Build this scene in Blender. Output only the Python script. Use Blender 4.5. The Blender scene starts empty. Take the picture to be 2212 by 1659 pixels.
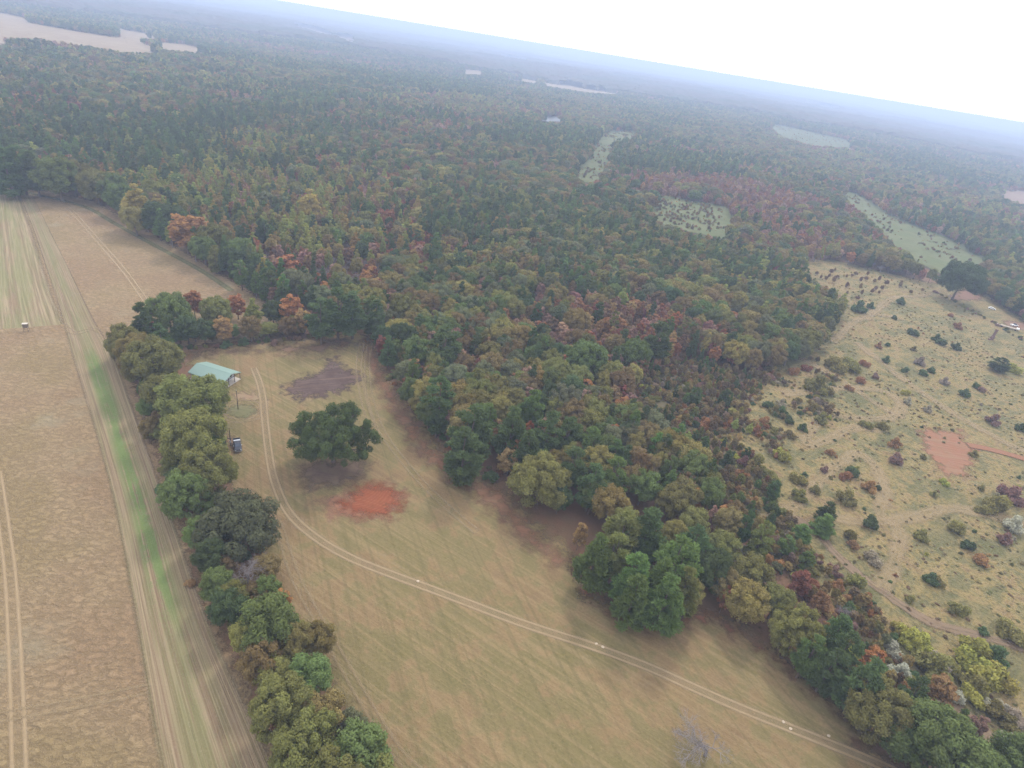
import bpy, bmesh, math, random
import numpy as np
from mathutils import Vector, Matrix, Euler
R = math.radians
HAZE = 1 / 3100.0            # extinction of the air per metre
rng = np.random.default_rng(7)
random.seed(7)
scn = bpy.context.scene
C = scn.collection

# ------------------------------------------------------------------ camera
CAM_H = 115.0
FPX = 1790.0 * 2212 / 3072            # focal length in pixels of a 2212 wide picture
ROLL, PITCH = R(9.3), R(29.7)
fwd = np.array([0, math.cos(PITCH), -math.sin(PITCH)])
rt0 = np.array([1.0, 0, 0]); up0 = np.cross(rt0, fwd)
camx = math.cos(ROLL) * rt0 + math.sin(ROLL) * up0
camy = -math.sin(ROLL) * rt0 + math.cos(ROLL) * up0
cam_d = bpy.data.cameras.new('camera'); cam = bpy.data.objects.new('camera', cam_d); C.objects.link(cam)
m = Matrix.Identity(4)
for i in range(3):
    m[i][0] = camx[i]; m[i][1] = camy[i]; m[i][2] = -fwd[i]
m[2][3] = CAM_H
cam.matrix_world = m
cam_d.sensor_width = 36; cam_d.lens = 36 * FPX / 2212
cam_d.clip_start = 1; cam_d.clip_end = 60000
scn.camera = cam
# ------------------------------------------------------------------ sky, sun, exposure
SUN_EL, SUN_AZ = R(46), R(12)          # azimuth from +Y towards +X
world = bpy.data.worlds.new('World'); scn.world = world; world.use_nodes = True
wn = world.node_tree.nodes; wl = world.node_tree.links; wn.clear()
wo = wn.new('ShaderNodeOutputWorld'); wb = wn.new('ShaderNodeBackground'); sk = wn.new('ShaderNodeTexSky')
sk.sky_type = 'NISHITA'; sk.sun_disc = False; sk.sun_elevation = SUN_EL; sk.sun_rotation = SUN_AZ
mx = wn.new('ShaderNodeMix'); mx.data_type = 'RGBA'; mx.inputs['Factor'].default_value = 0.86
mx.inputs['B'].default_value = (9.6, 9.7, 10.0, 1)      # closed white cloud cover over the blue
wl.new(sk.outputs[0], mx.inputs['A']); wl.new(mx.outputs['Result'], wb.inputs[0])
wb.inputs[1].default_value = 0.128
wl.new(wb.outputs[0], wo.inputs[0])
sun_d = bpy.data.lights.new('sun', 'SUN'); sun_d.energy = 1.5; sun_d.angle = R(11); sun_d.color = (1, .955, .89)
sun = bpy.data.objects.new('sun', sun_d); C.objects.link(sun)
sd = Vector((math.sin(SUN_AZ) * math.cos(SUN_EL), math.cos(SUN_AZ) * math.cos(SUN_EL), math.sin(SUN_EL)))
sun.rotation_euler = sd.to_track_quat('Z', 'Y').to_euler(); sun.location = (0, 0, 300)
vs = scn.view_settings; vs.view_transform = 'Standard'; vs.look = 'None'; vs.exposure = 0.62; vs.gamma = 1; vs.use_curve_mapping = False
scn.render.engine = 'CYCLES'
cy = scn.cycles
cy.max_bounces = 6; cy.diffuse_bounces = 3; cy.transparent_max_bounces = 10; cy.volume_bounces = 1; cy.transmission_bounces = 3
cy.caustics_reflective = False; cy.caustics_refractive = False; cy.use_denoising = True; cy.denoising_prefilter = 'NONE'

# ------------------------------------------------------------------ pixel <-> ground
def vhash(i, j, s):
    h = np.sin(i * 127.1 + j * 311.7 + s * 74.7) * 43758.5453
    return h - np.floor(h)
def vnoise(x, y, scale, s=0):
    x = np.asarray(x, float) / scale; y = np.asarray(y, float) / scale
    i = np.floor(x); j = np.floor(y); a = x - i; b = y - j
    a = a * a * (3 - 2 * a); b = b * b * (3 - 2 * b)
    return (vhash(i, j, s) * (1 - a) + vhash(i + 1, j, s) * a) * (1 - b) + (vhash(i, j + 1, s) * (1 - a) + vhash(i + 1, j + 1, s) * a) * b
def hgt(x, y):
    """height of the land: level round the farm, rolling further off"""
    x = np.asarray(x, float); y = np.asarray(y, float)
    r = np.hypot(x, y)
    k = np.clip((r - 520) / 1300, 0, 1); k = k * k * (3 - 2 * k)
    h = 17 * (vnoise(x, y, 900, 3) - .5) + 8 * (vnoise(x, y, 380, 5) - .5)
    h = h + 10 * np.clip((r - 3000) / 4000, 0, 1) * (vnoise(x, y, 2600, 9) - .5)
    h = h + 9 * np.exp(-(((x + 880) / 330) ** 2 + ((y - 1250) / 300) ** 2))
    return k * h
def rays(px, py):
    u = (np.asarray(px, float) - 1106) / FPX; v = (np.asarray(py, float) - 829.5) / FPX
    return fwd[None, :] + np.atleast_1d(u)[:, None] * camx[None, :] - np.atleast_1d(v)[:, None] * camy[None, :]
def ground(px, py, z=0.0):
    """pixel (2212 x 1659 picture) -> world x, y on the land (+ z)"""
    d = rays(px, py); h = np.zeros(len(d))
    for it in range(25):
        t = (h + z - CAM_H) / np.minimum(d[:, 2], -1e-4)
        h = .5 * h + .5 * hgt(d[:, 0] * t, d[:, 1] * t)
    return d[:, :2] * t[:, None]
def g1(px, py, z=0.0):
    a = ground([px], [py], z)[0]; return float(a[0]), float(a[1])
def project(x, y, z):
    p = np.stack([np.asarray(x, float), np.asarray(y, float), np.asarray(z, float) - CAM_H + 0 * np.asarray(x, float)], -1)
    dz = p @ fwd; dz = np.where(dz < 1, 1, dz)
    return 1106 + FPX * (p @ camx) / dz, 829.5 - FPX * (p @ camy) / dz
def inpoly(px, py, poly):
    px = np.asarray(px); py = np.asarray(py); c = np.zeros(px.shape, bool); n = len(poly)
    for i in range(n):
        x1, y1 = poly[i]; x2, y2 = poly[i - 1]
        if y1 == y2: continue
        c ^= ((y1 > py) != (y2 > py)) & (px < (x2 - x1) * (py - y1) / (y2 - y1) + x1)
    return c
def sdist(x, y, poly):
    d = np.full(x.shape, 1e9); n = len(poly)
    for i in range(n):
        ax, ay = poly[i - 1]; bx, by = poly[i]
        ex, ey = bx - ax, by - ay; L = ex * ex + ey * ey + 1e-9
        t = np.clip(((x - ax) * ex + (y - ay) * ey) / L, 0, 1)
        d = np.minimum(d, np.hypot(x - ax - t * ex, y - ay - t * ey))
    return np.where(inpoly(x, y, poly), d, -d)

# ------------------------------------------------------------------ node helper
class NT:
    def __init__(s, name):
        s.m = bpy.data.materials.new(name); s.m.use_nodes = True
        s.n = s.m.node_tree.nodes; s.l = s.m.node_tree.links; s.n.clear()
        s.out = s.n.new('ShaderNodeOutputMaterial')
    def node(s, t, **k):
        o = s.n.new(t)
        for a, b in k.items(): setattr(o, a, b)
        return o
    def put(s, sock, v):
        if isinstance(v, bpy.types.NodeSocket): s.l.new(v, sock)
        elif isinstance(v, (tuple, list)) and sock.type == 'RGBA': sock.default_value = (v[0], v[1], v[2], 1)
        else: sock.default_value = v
    def pos(s): return s.node('ShaderNodeNewGeometry').outputs['Position']
    def attr(s, name, out='Fac'): return s.node('ShaderNodeAttribute', attribute_name=name).outputs[out]
    def mapping(s, v, scale=(1, 1, 1), rot=0.0, loc=(0, 0, 0)):
        o = s.node('ShaderNodeMapping'); s.l.new(v, o.inputs['Vector'])
        o.inputs['Scale'].default_value = scale; o.inputs['Rotation'].default_value = (0, 0, rot); o.inputs['Location'].default_value = loc
        return o.outputs[0]
    def noise(s, v, scale, detail=3.0, rough=.55, dist=0.0):
        o = s.node('ShaderNodeTexNoise'); s.l.new(v, o.inputs['Vector'])
        o.inputs['Scale'].default_value = scale; o.inputs['Detail'].default_value = detail
        o.inputs['Roughness'].default_value = rough; o.inputs['Distortion'].default_value = dist
        return o.outputs[0]
    def math(s, op, a, b=0.0, c=None, clamp=False):
        o = s.node('ShaderNodeMath', operation=op, use_clamp=clamp)
        s.put(o.inputs[0], a); s.put(o.inputs[1], b)
        if c is not None: s.put(o.inputs[2], c)
        return o.outputs[0]
    def step(s, v, lo, hi):
        o = s.node('ShaderNodeMapRange', interpolation_type='SMOOTHSTEP'); s.put(o.inputs[0], v)
        o.inputs[1].default_value = lo; o.inputs[2].default_value = hi
        return o.outputs[0]
    def mix(s, f, a, b, mode='MIX'):
        o = s.node('ShaderNodeMix', data_type='RGBA', blend_type=mode)
        s.put(o.inputs['Factor'], f); s.put(o.inputs['A'], a); s.put(o.inputs['B'], b)
        return o.outputs['Result']
    def ramp(s, f, stops):
        o = s.node('ShaderNodeValToRGB'); s.put(o.inputs[0], f); e = o.color_ramp.elements
        while len(e) < len(stops): e.new(.5)
        for k, (p, c) in enumerate(stops): e[k].position = p; e[k].color = (*c, 1)
        return o.outputs[0]
    def bump(s, h, dist, strength=1.0):
        o = s.node('ShaderNodeBump'); s.put(o.inputs['Height'], h); o.inputs['Distance'].default_value = dist; o.inputs['Strength'].default_value = strength
        return o.outputs[0]
    def surf(s, col, rough=.95, normal=None, alpha=None, spec=.15, metallic=0.0):
        b = s.node('ShaderNodeBsdfPrincipled'); s.put(b.inputs['Base Color'], col); s.put(b.inputs['Roughness'], rough)
        b.inputs['Specular IOR Level'].default_value = spec; b.inputs['Metallic'].default_value = metallic
        if normal is not None: s.l.new(normal, b.inputs['Normal'])
        if alpha is not None: s.put(b.inputs['Alpha'], alpha)
        s.l.new(b.outputs[0], s.out.inputs[0]); return s.m
    def edge(s, width, amp, nscale, detail=4):
        """ragged cover of a sheet from its distance-to-edge attribute (metres)"""
        n = s.noise(s.pos(), nscale, detail, .65)
        v = s.math('ADD', s.attr('edge'), s.math('MULTIPLY', s.math('SUBTRACT', n, .5), amp * 2.6))
        return s.step(v, 0.0, width)

def plain(name, col, rough=.7, spec=.3, metallic=0.0, var=.12, scale=3.0):
    t = NT(name); n = t.noise(t.mapping(t.node('ShaderNodeTexCoord').outputs['Object']), scale, 4)
    c = t.mix(n, tuple(v * (1 - var) for v in col), tuple(min(1, v * (1 + var)) for v in col))
    return t.surf(c, rough, None, None, spec, metallic)

# ------------------------------------------------------------------ meshes
def mesh_np(name, verts, faces, mats=(), attrs=None, fidx=None, smooth=False):
    """faces: (n,k) int array"""
    verts = np.asarray(verts, np.float32); faces = np.asarray(faces, np.int32)
    me = bpy.data.meshes.new(name); n, k = faces.shape
    me.vertices.add(len(verts)); me.vertices.foreach_set('co', verts.ravel())
    me.loops.add(n * k); me.loops.foreach_set('vertex_index', faces.ravel())
    me.polygons.add(n); me.polygons.foreach_set('loop_start', np.arange(0, n * k, k, dtype=np.int32))
    if fidx is not None: me.polygons.foreach_set('material_index', np.asarray(fidx, np.int32))
    me.polygons.foreach_set('use_smooth', np.full(n, smooth))
    for mm in mats: me.materials.append(mm)
    for an, (dom, arr) in (attrs or {}).items():
        a = me.attributes.new(an, 'FLOAT', dom); a.data.foreach_set('value', np.asarray(arr, np.float32))
    me.update(calc_edges=True); me.validate()
    return me
def obj(name, me, parent=None, **props):
    o = bpy.data.objects.new(name, me); C.objects.link(o)
    if parent: o.parent = parent
    for k, v in props.items(): o[k] = v
    return o
def empty(name, loc, rz=0.0, scale=(1, 1, 1), **props):
    o = bpy.data.objects.new(name, None); C.objects.link(o); o.empty_display_size = .3
    o.location = loc; o.rotation_euler = (0, 0, rz); o.scale = scale
    for k, v in props.items(): o[k] = v
    return o
class MB:
    def __init__(s): s.v = []; s.f = []
    def box(s, lo, hi):
        b = len(s.v); x0, y0, z0 = lo; x1, y1, z1 = hi
        s.v += [(x0, y0, z0), (x1, y0, z0), (x1, y1, z0), (x0, y1, z0), (x0, y0, z1), (x1, y0, z1), (x1, y1, z1), (x0, y1, z1)]
        s.f += [tuple(b + i for i in q) for q in ((3, 2, 1, 0), (4, 5, 6, 7), (0, 1, 5, 4), (1, 2, 6, 5), (2, 3, 7, 6), (3, 0, 4, 7))]
        return s
    def prism(s, prof, axis, a, b):
        """closed profile (list of 2-D points) pushed along an axis from a to b"""
        k = len(s.v); n = len(prof)
        for t in (a, b):
            for p, q in prof:
                s.v.append({'x': (t, p, q), 'y': (p, t, q), 'z': (p, q, t)}[axis])
        s.f.append(tuple(range(k + n - 1, k - 1, -1))); s.f.append(tuple(range(k + n, k + 2 * n)))
        for i in range(n):
            j = (i + 1) % n; s.f.append((k + i, k + j, k + n + j, k + n + i))
        return s
    def tube(s, p0, p1, r0, r1, n=8):
        p0, p1 = Vector(p0), Vector(p1); d = (p1 - p0).normalized()
        a = d.orthogonal().normalized(); b = d.cross(a); k = len(s.v)
        for p, r in ((p0, r0), (p1, r1)):
            for i in range(n):
                t = 2 * math.pi * i / n; s.v.append(tuple(p + (a * math.cos(t) + b * math.sin(t)) * r))
        for i in range(n):
            j = (i + 1) % n; s.f.append((k + i, k + j, k + n + j, k + n + i))
        s.f.append(tuple(range(k + n - 1, k - 1, -1))); s.f.append(tuple(range(k + n, k + 2 * n)))
        return s
    def build(s, name, mat, parent=None, bevel=0.0, **props):
        me = bpy.data.meshes.new(name); bm = bmesh.new()
        vs_ = [bm.verts.new(v) for v in s.v]
        for f in s.f:
            try: bm.faces.new([vs_[i] for i in f])
            except ValueError: pass
        bmesh.ops.recalc_face_normals(bm, faces=bm.faces)
        if bevel: bmesh.ops.bevel(bm, geom=list(bm.edges), offset=bevel, segments=1, affect='EDGES', profile=.6)
        bm.to_mesh(me); bm.free(); me.materials.append(mat)
        return obj(name, me, parent, **props)
# ================================================================== ground materials
def mat_litter():
    t = NT('leaf_litter_floor'); p = t.pos()
    n = t.noise(p, .07, 4); g = t.noise(p, 1.6, 4, .7)
    c = t.ramp(n, [(.3, (0.135, 0.083, 0.050)), (.5, (0.208, 0.110, 0.065)), (.7, (0.177, 0.130, 0.070))])
    c = t.mix(t.math('MULTIPLY', g, .55), c, (0.078, 0.055, 0.035))
    return t.surf(c, .95, t.bump(g, .2))
def mat_field():
    t = NT('dry_stubble'); p = t.pos()
    big = t.noise(p, .018, 4); clump = t.noise(t.mapping(p, (1, 1.5, 1), R(-14)), .62, 5, .7, .8); fine = t.noise(p, 3.2, 4, .7)
    c = t.ramp(t.step(big, .3, .7), [(.2, (0.296, 0.197, 0.112)), (.52, (0.330, 0.236, 0.132)), (.7, (0.285, 0.207, 0.103))])
    c = t.mix(t.step(clump, .44, .62), t.mix(.55, c, (0.158, 0.110, 0.058)), c)
    c = t.mix(t.math('MULTIPLY', t.step(fine, .5, .75), .55), c, (0.453, 0.348, 0.207))
    c = t.mix(t.math('MULTIPLY', t.step(t.noise(p, .05, 3), .58, .72), .35), c, (0.296, 0.270, 0.182))
    h = t.math('ADD', clump, t.math('MULTIPLY', fine, .3))
    return t.surf(c, .95, t.bump(h, .9), t.edge(3.5, 4, .5))
def streaks(t, rot, along, across, loc=(0, 0, 0), detail=3):
    p = t.mapping(t.pos(), (1, 1, 0), rot, loc)
    return t.noise(t.mapping(p, (along, across, 1)), 1.0, detail, .6)
def mat_pasture():
    t = NT('pasture_grass'); p = t.pos()
    big = t.noise(p, .028, 5, .6); mid = t.noise(p, .13, 5, .65); fine = t.noise(p, 1.5, 4, .75)
    s1 = streaks(t, R(28), .018, .9, (0, 0, 0), 2); s2 = streaks(t, R(62), .015, .8, (40, 3, 0), 2)
    f = t.math('ADD', t.math('MULTIPLY', big, .5), t.math('MULTIPLY', mid, .5))
    c = t.ramp(t.step(f, .36, .66), [(.1, (0.16, 0.132, 0.054)), (.45, (0.182, 0.142, 0.064)), (.55, (0.220, 0.152, 0.074)), (.9, (0.195, 0.128, 0.066))])
    c = t.mix(t.math('MULTIPLY', t.step(s1, .44, .66), .55), c, (0.272, 0.196, 0.101))
    c = t.mix(t.math('MULTIPLY', t.step(s2, .48, .66), .45), c, (0.125, 0.104, 0.043))
    c = t.mix(t.math('MULTIPLY', t.step(t.noise(p, .045, 5, .7), .57, .72), .38), c, (0.225, 0.13, 0.07))
    c = t.mix(t.math('MULTIPLY', t.step(fine, .52, .75), .55), c, (0.302, 0.223, 0.117))
    c = t.mix(t.math('MULTIPLY', t.step(fine, .5, .28), .35), c, (0.091, 0.071, 0.029))
    return t.surf(c, .95, t.bump(t.math('ADD', fine, t.math('MULTIPLY', s1, .8)), .35), t.edge(7, 7, .22, 6))
def mat_meadow():
    t = NT('rough_meadow'); p = t.pos()
    big = t.noise(p, .03, 5, .65, 1.2); mid = t.noise(p, .15, 5, .7, .8); fine = t.noise(p, .9, 5, .75)
    f = t.math('ADD', t.math('MULTIPLY', big, .45), t.math('MULTIPLY', mid, .55))
    c = t.ramp(t.step(f, .36, .66), [(.1, (0.125, 0.12, 0.05)), (.42, (0.175, 0.148, 0.07)), (.5, (0.215, 0.170, 0.064)), (.68, (0.257, 0.187, 0.085)), (.92, (0.2, 0.135, 0.07))])
    c = t.mix(t.math('MULTIPLY', t.step(streaks(t, R(-38), .02, .22, (3, 9, 0), 5), .44, .68), .5), c, (0.294, 0.224, 0.097))
    c = t.mix(t.math('MULTIPLY', t.step(fine, .52, .34), .8), c, (0.078, 0.068, 0.026))
    c = t.mix(t.math('MULTIPLY', t.step(fine, .54, .72), .5), c, (0.316, 0.244, 0.112))
    return t.surf(c, .95, t.bump(t.math('ADD', fine, mid), .6), t.edge(6, 9, .2, 6))
def mat_patch(name, a, b, c3, nscale, width, amp, escale, rot=0.0, st=(.05, .9), rings=None):
    t = NT(name); p = t.pos()
    n = t.noise(p, nscale, 5, .65); s = streaks(t, rot, *st)
    c = t.mix(t.step(n, .35, .65), a, b)
    if rings:
        w = t.node('ShaderNodeTexWave', wave_type='RINGS', rings_direction='Z'); t.l.new(t.mapping(p, (1, 1, 0), 0, (-rings[0], -rings[1], 0)), w.inputs['Vector'])
        w.inputs['Scale'].default_value = rings[2]; w.inputs['Distortion'].default_value = 9; w.inputs['Detail'].default_value = 2; w.inputs['Detail Scale'].default_value = .4
        s = t.mix(.22, s, w.outputs['Fac'])
    c = t.mix(t.math('MULTIPLY', t.step(s, .48, .7), .6), c, c3)
    return t.surf(c, .95, t.bump(t.math('ADD', s, n), .25), t.edge(width, amp, escale, 6))
def mat_far(name, a, b):
    t = NT(name); p = t.pos()
    c = t.mix(t.step(t.noise(p, .035, 5, .65), .38, .62), a, b)
    c = t.mix(t.math('MULTIPLY', t.step(t.noise(p, .06, 5, .7), .5, .64), .6), c, (a[0] * .85, a[1] * .62, a[2] * .62))
    return t.surf(t.mix(t.math('MULTIPLY', t.noise(p, .25, 4, .7), .7), c, tuple(v * .5 for v in a)), .95, None, t.edge(4, 4, .08, 5))

# ------------------------------------------------------------------ the land, one sheet to the horizon
def polar(rs, th):
    a, r = np.meshgrid(th, rs); x = r * np.sin(a); y = r * np.cos(a); return x, y
def grid_faces(nr, nc, wrap=False):
    i, j = np.meshgrid(np.arange(nr - 1), np.arange(nc if wrap else nc - 1), indexing='ij'); k = (j + 1) % nc
    return np.stack([i * nc + j, i * nc + k, (i + 1) * nc + k, (i + 1) * nc + j], -1).reshape(-1, 4)[:, ::-1]
rs = np.concatenate([[.5], np.geomspace(60, 24500, 165)]); th = np.linspace(-math.pi, math.pi, 361)[:-1]
gx, gy = polar(rs, th); gz = hgt(gx, gy)
LITTER = mat_litter()
obj('ground', mesh_np('ground', np.stack([gx, gy, gz], -1).reshape(-1, 3), grid_faces(len(rs), len(th), True), [LITTER], smooth=True),
    kind='structure', label='brown leaf-littered land under the trees, rolling to the horizon')

def sheet(name, pix, mat, z, res=1.0, out=4.0, world_pts=None, grow=0.0, **props):
    """a flush sheet of ground; 'edge' = metres inside its outline"""
    poly = [tuple(p) for p in (ground([p[0] for p in pix], [p[1] for p in pix]) if world_pts is None else world_pts)]
    out = out + grow; P = np.array(poly); lo = P.min(0) - out; hi = P.max(0) + out
    xs = np.arange(lo[0], hi[0] + res, res); ys = np.arange(lo[1], hi[1] + res, res)
    X, Y = np.meshgrid(xs, ys); sd_ = sdist(X, Y, poly)
    F = grid_faces(len(ys), len(xs))[:, ::-1]; keep = (sd_.ravel()[F].max(1) > -out); F = F[keep]
    used = np.unique(F); remap = np.full(X.size, -1); remap[used] = np.arange(len(used))
    Xf, Yf = X.ravel()[used], Y.ravel()[used]
    V = np.stack([Xf, Yf, hgt(Xf, Yf) + z], -1)
    props.setdefault('kind', 'structure')
    return obj(name, mesh_np(name, V, remap[F], [mat], {'edge': ('POINT', sd_.ravel()[used] + grow)}, smooth=True), **props), poly

FIELD = [(660, 1800), (590, 1659), (520, 1530), (450, 1370), (400, 1240), (365, 1120), (330, 1000), (300, 900), (262, 790), (275, 762), (330, 750), (420, 740), (560, 730), (640, 708), (560, 652), (500, 612), (400, 552), (310, 500), (250, 467), (190, 434), (100, 415), (0, 407), (-300, 385), (-900, 470), (-900, 1400), (-300, 1900)]
PASTURE = [(890, 1800), (820, 1659), (695, 1480), (605, 1330), (570, 1230), (535, 1140), (490, 1060), (460, 960), (440, 850), (400, 765), (480, 748), (600, 738), (700, 728), (775, 715), (802, 722), (832, 800), (890, 890), (950, 960), (1040, 1022), (1100, 1060), (1165, 1135), (1240, 1200), (1265, 1275), (1340, 1318), (1420, 1335), (1510, 1305), (1570, 1335), (1660, 1392), (1760, 1472), (1830, 1542), (1870, 1612), (1960, 1665), (2100, 1760), (1900, 1900)]
MEADOW = [(2500, 1900), (2150, 1660), (2050, 1560), (1960, 1470), (1890, 1390), (1840, 1320), (1740, 1210), (1660, 1120), (1590, 1010), (1560, 955), (1620, 880), (1680, 800), (1760, 760), (1800, 700), (1838, 640), (1760, 602), (1722, 575), (1800, 565), (1900, 588), (2020, 618), (2100, 622), (2212, 700), (2500, 800), (2800, 1300)]
SCRUB = [(1480, 775), (1640, 815), (1680, 800), (1620, 880), (1600, 960), (1640, 1020), (1690, 1110), (1770, 1200), (1860, 1310), (1905, 1380), (1970, 1460), (1930, 1490), (1850, 1430), (1770, 1330), (1660, 1220), (1570, 1130), (1470, 1010), (1370, 920), (1340, 870), (1400, 800)]
sheet('crop_field', FIELD, mat_field(), .02, 1.6, grow=4, label='wide tan stubble field beside the hedgerow')
sheet('pasture', PASTURE, mat_pasture(), .025, 1.2, grow=3, label='mown olive and tan pasture between hedgerow and woodland')
sheet('meadow', MEADOW, mat_meadow(), .02, 1.6, grow=9, label='rough tan and green meadow dotted with bushes')

sheet('scrub_floor', SCRUB, mat_patch('scrub_grass', (.13, .105, .055), (.105, .1, .045), (.17, .13, .075), .12, 6, 5, .2), .018, 1.6, 6, label='brown and olive rough growth between woods and meadow')
RED = g1(815, 1085)
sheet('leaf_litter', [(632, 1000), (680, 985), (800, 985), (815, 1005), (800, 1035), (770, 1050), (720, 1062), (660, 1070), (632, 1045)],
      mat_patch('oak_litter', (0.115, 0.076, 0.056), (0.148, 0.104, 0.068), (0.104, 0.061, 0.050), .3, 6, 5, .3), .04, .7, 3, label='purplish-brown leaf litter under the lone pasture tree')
sheet('pale_soil_apron', [(650, 1090), (700, 1062), (760, 1040), (840, 1028), (900, 1060), (900, 1095), (850, 1135), (780, 1142), (700, 1130)],
      mat_patch('pale_clay', (0.272, 0.113, 0.071), (0.250, 0.134, 0.082), (0.317, 0.165, 0.104), .25, 10, 9, .25, R(20), (.06, .7)), .045, .8, 4, label='scuffed pinkish soil around the red clay patch')
sheet('red_clay_patch', [(715, 1085), (760, 1040), (822, 1030), (868, 1050), (898, 1080), (876, 1108), (832, 1130), (775, 1128), (725, 1115)],
      mat_patch('red_clay', (0.233, 0.072, 0.032), (0.202, 0.058, 0.026), (0.275, 0.121, 0.063), .35, 7, 6, .35, R(12), (.05, 1.1), (RED[0] - 9, RED[1] + 6, .33)), .05, .6, 3, label='bright red scraped clay patch in the pasture')
sheet('tilled_patch', [(588, 838), (640, 812), (690, 792), (690, 765), (735, 768), (752, 790), (790, 803), (800, 822), (765, 845), (715, 862), (640, 876)],
      mat_patch('tilled_soil', (0.076, 0.049, 0.043), (0.108, 0.072, 0.061), (0.169, 0.115, 0.083), .22, 6, 8, .3, R(-28), (.04, .9)), .045, .8, 3, label='dark grey-brown tilled soil patch beyond the lone tree')
sheet('bare_soil', [(388, 765), (470, 750), (600, 742), (760, 722), (790, 735), (760, 760), (640, 772), (520, 770), (400, 790)],
      mat_patch('brown_soil', (0.144, 0.090, 0.061), (0.173, 0.108, 0.068), (0.122, 0.101, 0.054), .15, 9, 9, .2), .035, .9, 4, label='reddish-brown bare soil in front of the far tree row')
sheet('meadow_clay_patch', [(1978, 925), (2030, 925), (2082, 928), (2092, 955), (2118, 970), (2112, 990), (2095, 1030), (2050, 1040), (2010, 1000), (1988, 965)],
      mat_patch('meadow_clay', (0.242, 0.112, 0.065), (0.225, 0.124, 0.071), (0.258, 0.166, 0.100), .2, 4, 6, .25), .045, .9, 3, label='pinkish-red bare clay patch in the rough meadow')
sheet('far_clay_patch', [(2040, 640), (2085, 622), (2130, 628), (2125, 650), (2075, 652)], mat_patch('far_clay', (0.186, 0.094, 0.065), (0.202, 0.118, 0.077), (0.168, 0.130, 0.083), .2, 4, 6, .2), .045, 1.2, 3, label='reddish soil beside the large dark meadow oak')
sheet('trailer_clay_patch', [(2160, 690), (2212, 694), (2260, 715), (2240, 722), (2200, 712), (2165, 702)], mat_patch('trailer_clay', (0.214, 0.112, 0.077), (0.202, 0.130, 0.083), (0.168, 0.142, 0.089), .2, 4, 6, .2), .045, 1.2, 3, label='pink bare soil behind the trailer')
# green strip of regrowth and pale tramlines along the hedge: a ruled ribbon between two lines
def smooth_line(pts, n):
    P = np.array(pts, float); s = np.concatenate([[0], np.cumsum(np.hypot(*np.diff(P, axis=0).T))])
    Q = np.vstack([2 * P[0] - P[1], P, 2 * P[-1] - P[-2]]); out = []
    for t in np.linspace(0, s[-1], n):
        i = min(np.searchsorted(s, t, 'right') - 1, len(P) - 2); a = (t - s[i]) / (s[i + 1] - s[i])
        p0, p1, p2, p3 = Q[i], Q[i + 1], Q[i + 2], Q[i + 3]
        out.append(.5 * (2 * p1 + (p2 - p0) * a + (2 * p0 - 5 * p1 + 4 * p2 - p3) * a * a + (3 * p1 - p0 - 3 * p2 + p3) * a ** 3))
    return np.array(out)
def ruled(name, left, right, mat, z, nl=200, na=24, **props):
    A = smooth_line(ground(*zip(*left)), nl); B = smooth_line(ground(*zip(*right)), nl)
    u = np.linspace(0, 1, na); P = A[:, None] * (1 - u)[None, :, None] + B[:, None] * u[None, :, None]
    s = np.concatenate([[0], np.cumsum(np.hypot(*np.diff((A + B) / 2, axis=0).T))])
    V = np.concatenate([P, (hgt(P[..., 0], P[..., 1]) + z)[..., None]], -1).reshape(-1, 3)
    props.setdefault('kind', 'structure')
    return obj(name, mesh_np(name, V, grid_faces(nl, na), [mat], {'u': ('POINT', np.tile(u, nl)), 'v': ('POINT', np.repeat(s, na))}, smooth=True), **props)
def mat_margin(name, green_at, green_w, green_amt, g0=None, g1_=None):
    t = NT(name); u = t.attr('u'); v = t.attr('v'); p = t.pos()
    def vec(su, sv, o=0.0):
        c = t.node('ShaderNodeCombineXYZ'); t.put(c.inputs[0], t.math('MULTIPLY', u, su)); t.put(c.inputs[1], t.math('MULTIPLY', v, sv)); c.inputs[2].default_value = o; return c.outputs[0]
    s1 = t.noise(vec(34, .012), 1.0, 2); s2 = t.noise(vec(60, .05, 4), 1.0, 2); f = t.noise(p, 1.8, 4, .75)
    c = t.mix(t.step(s1, .38, .62), (0.218, 0.151, 0.092), (0.323, 0.246, 0.153))
    c = t.mix(t.math('MULTIPLY', t.step(s2, .5, .66), .5), c, (0.162, 0.111, 0.065))
    gm = t.step(t.math('ABSOLUTE', t.math('SUBTRACT', u, green_at)), green_w, green_w * .25)
    gn = t.noise(vec(9, .03, 9), 1.0, 4)
    g2 = t.math('MULTIPLY', gm, t.step(t.math('ADD', t.math('MULTIPLY', gn, .8), t.math('ADD', t.math('MULTIPLY', f, .5), t.math('MULTIPLY', t.noise(p, .35, 4, .7), .3))), .62, .84))
    c = t.mix(t.math('MULTIPLY', t.step(t.math('ADD', gn, t.math('MULTIPLY', s2, .5)), .62, .9), .35), c, (0.174, 0.178, 0.068))
    if g0 is not None: g2 = t.math('MULTIPLY', g2, t.math('MAXIMUM', .25, t.math('MULTIPLY', t.step(v, g0 - 14, g0 + 14), t.step(v, g1_ + 12, g1_ - 12))))
    c = t.mix(t.math('MULTIPLY', g2, green_amt), c, t.mix(f, (0.119, 0.181, 0.050), (0.180, 0.214, 0.081)))
    c = t.mix(t.math('MULTIPLY', t.step(f, .52, .75), .35), c, (0.371, 0.300, 0.191))
    e = t.math('MINIMUM', u, t.math('SUBTRACT', 1.0, u))
    al = t.step(t.math('ADD', e, t.math('MULTIPLY', t.math('SUBTRACT', f, .5), .12)), 0.0, .1)
    return t.surf(c, .95, t.bump(t.math('ADD', f, s2), .35), al)
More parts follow.
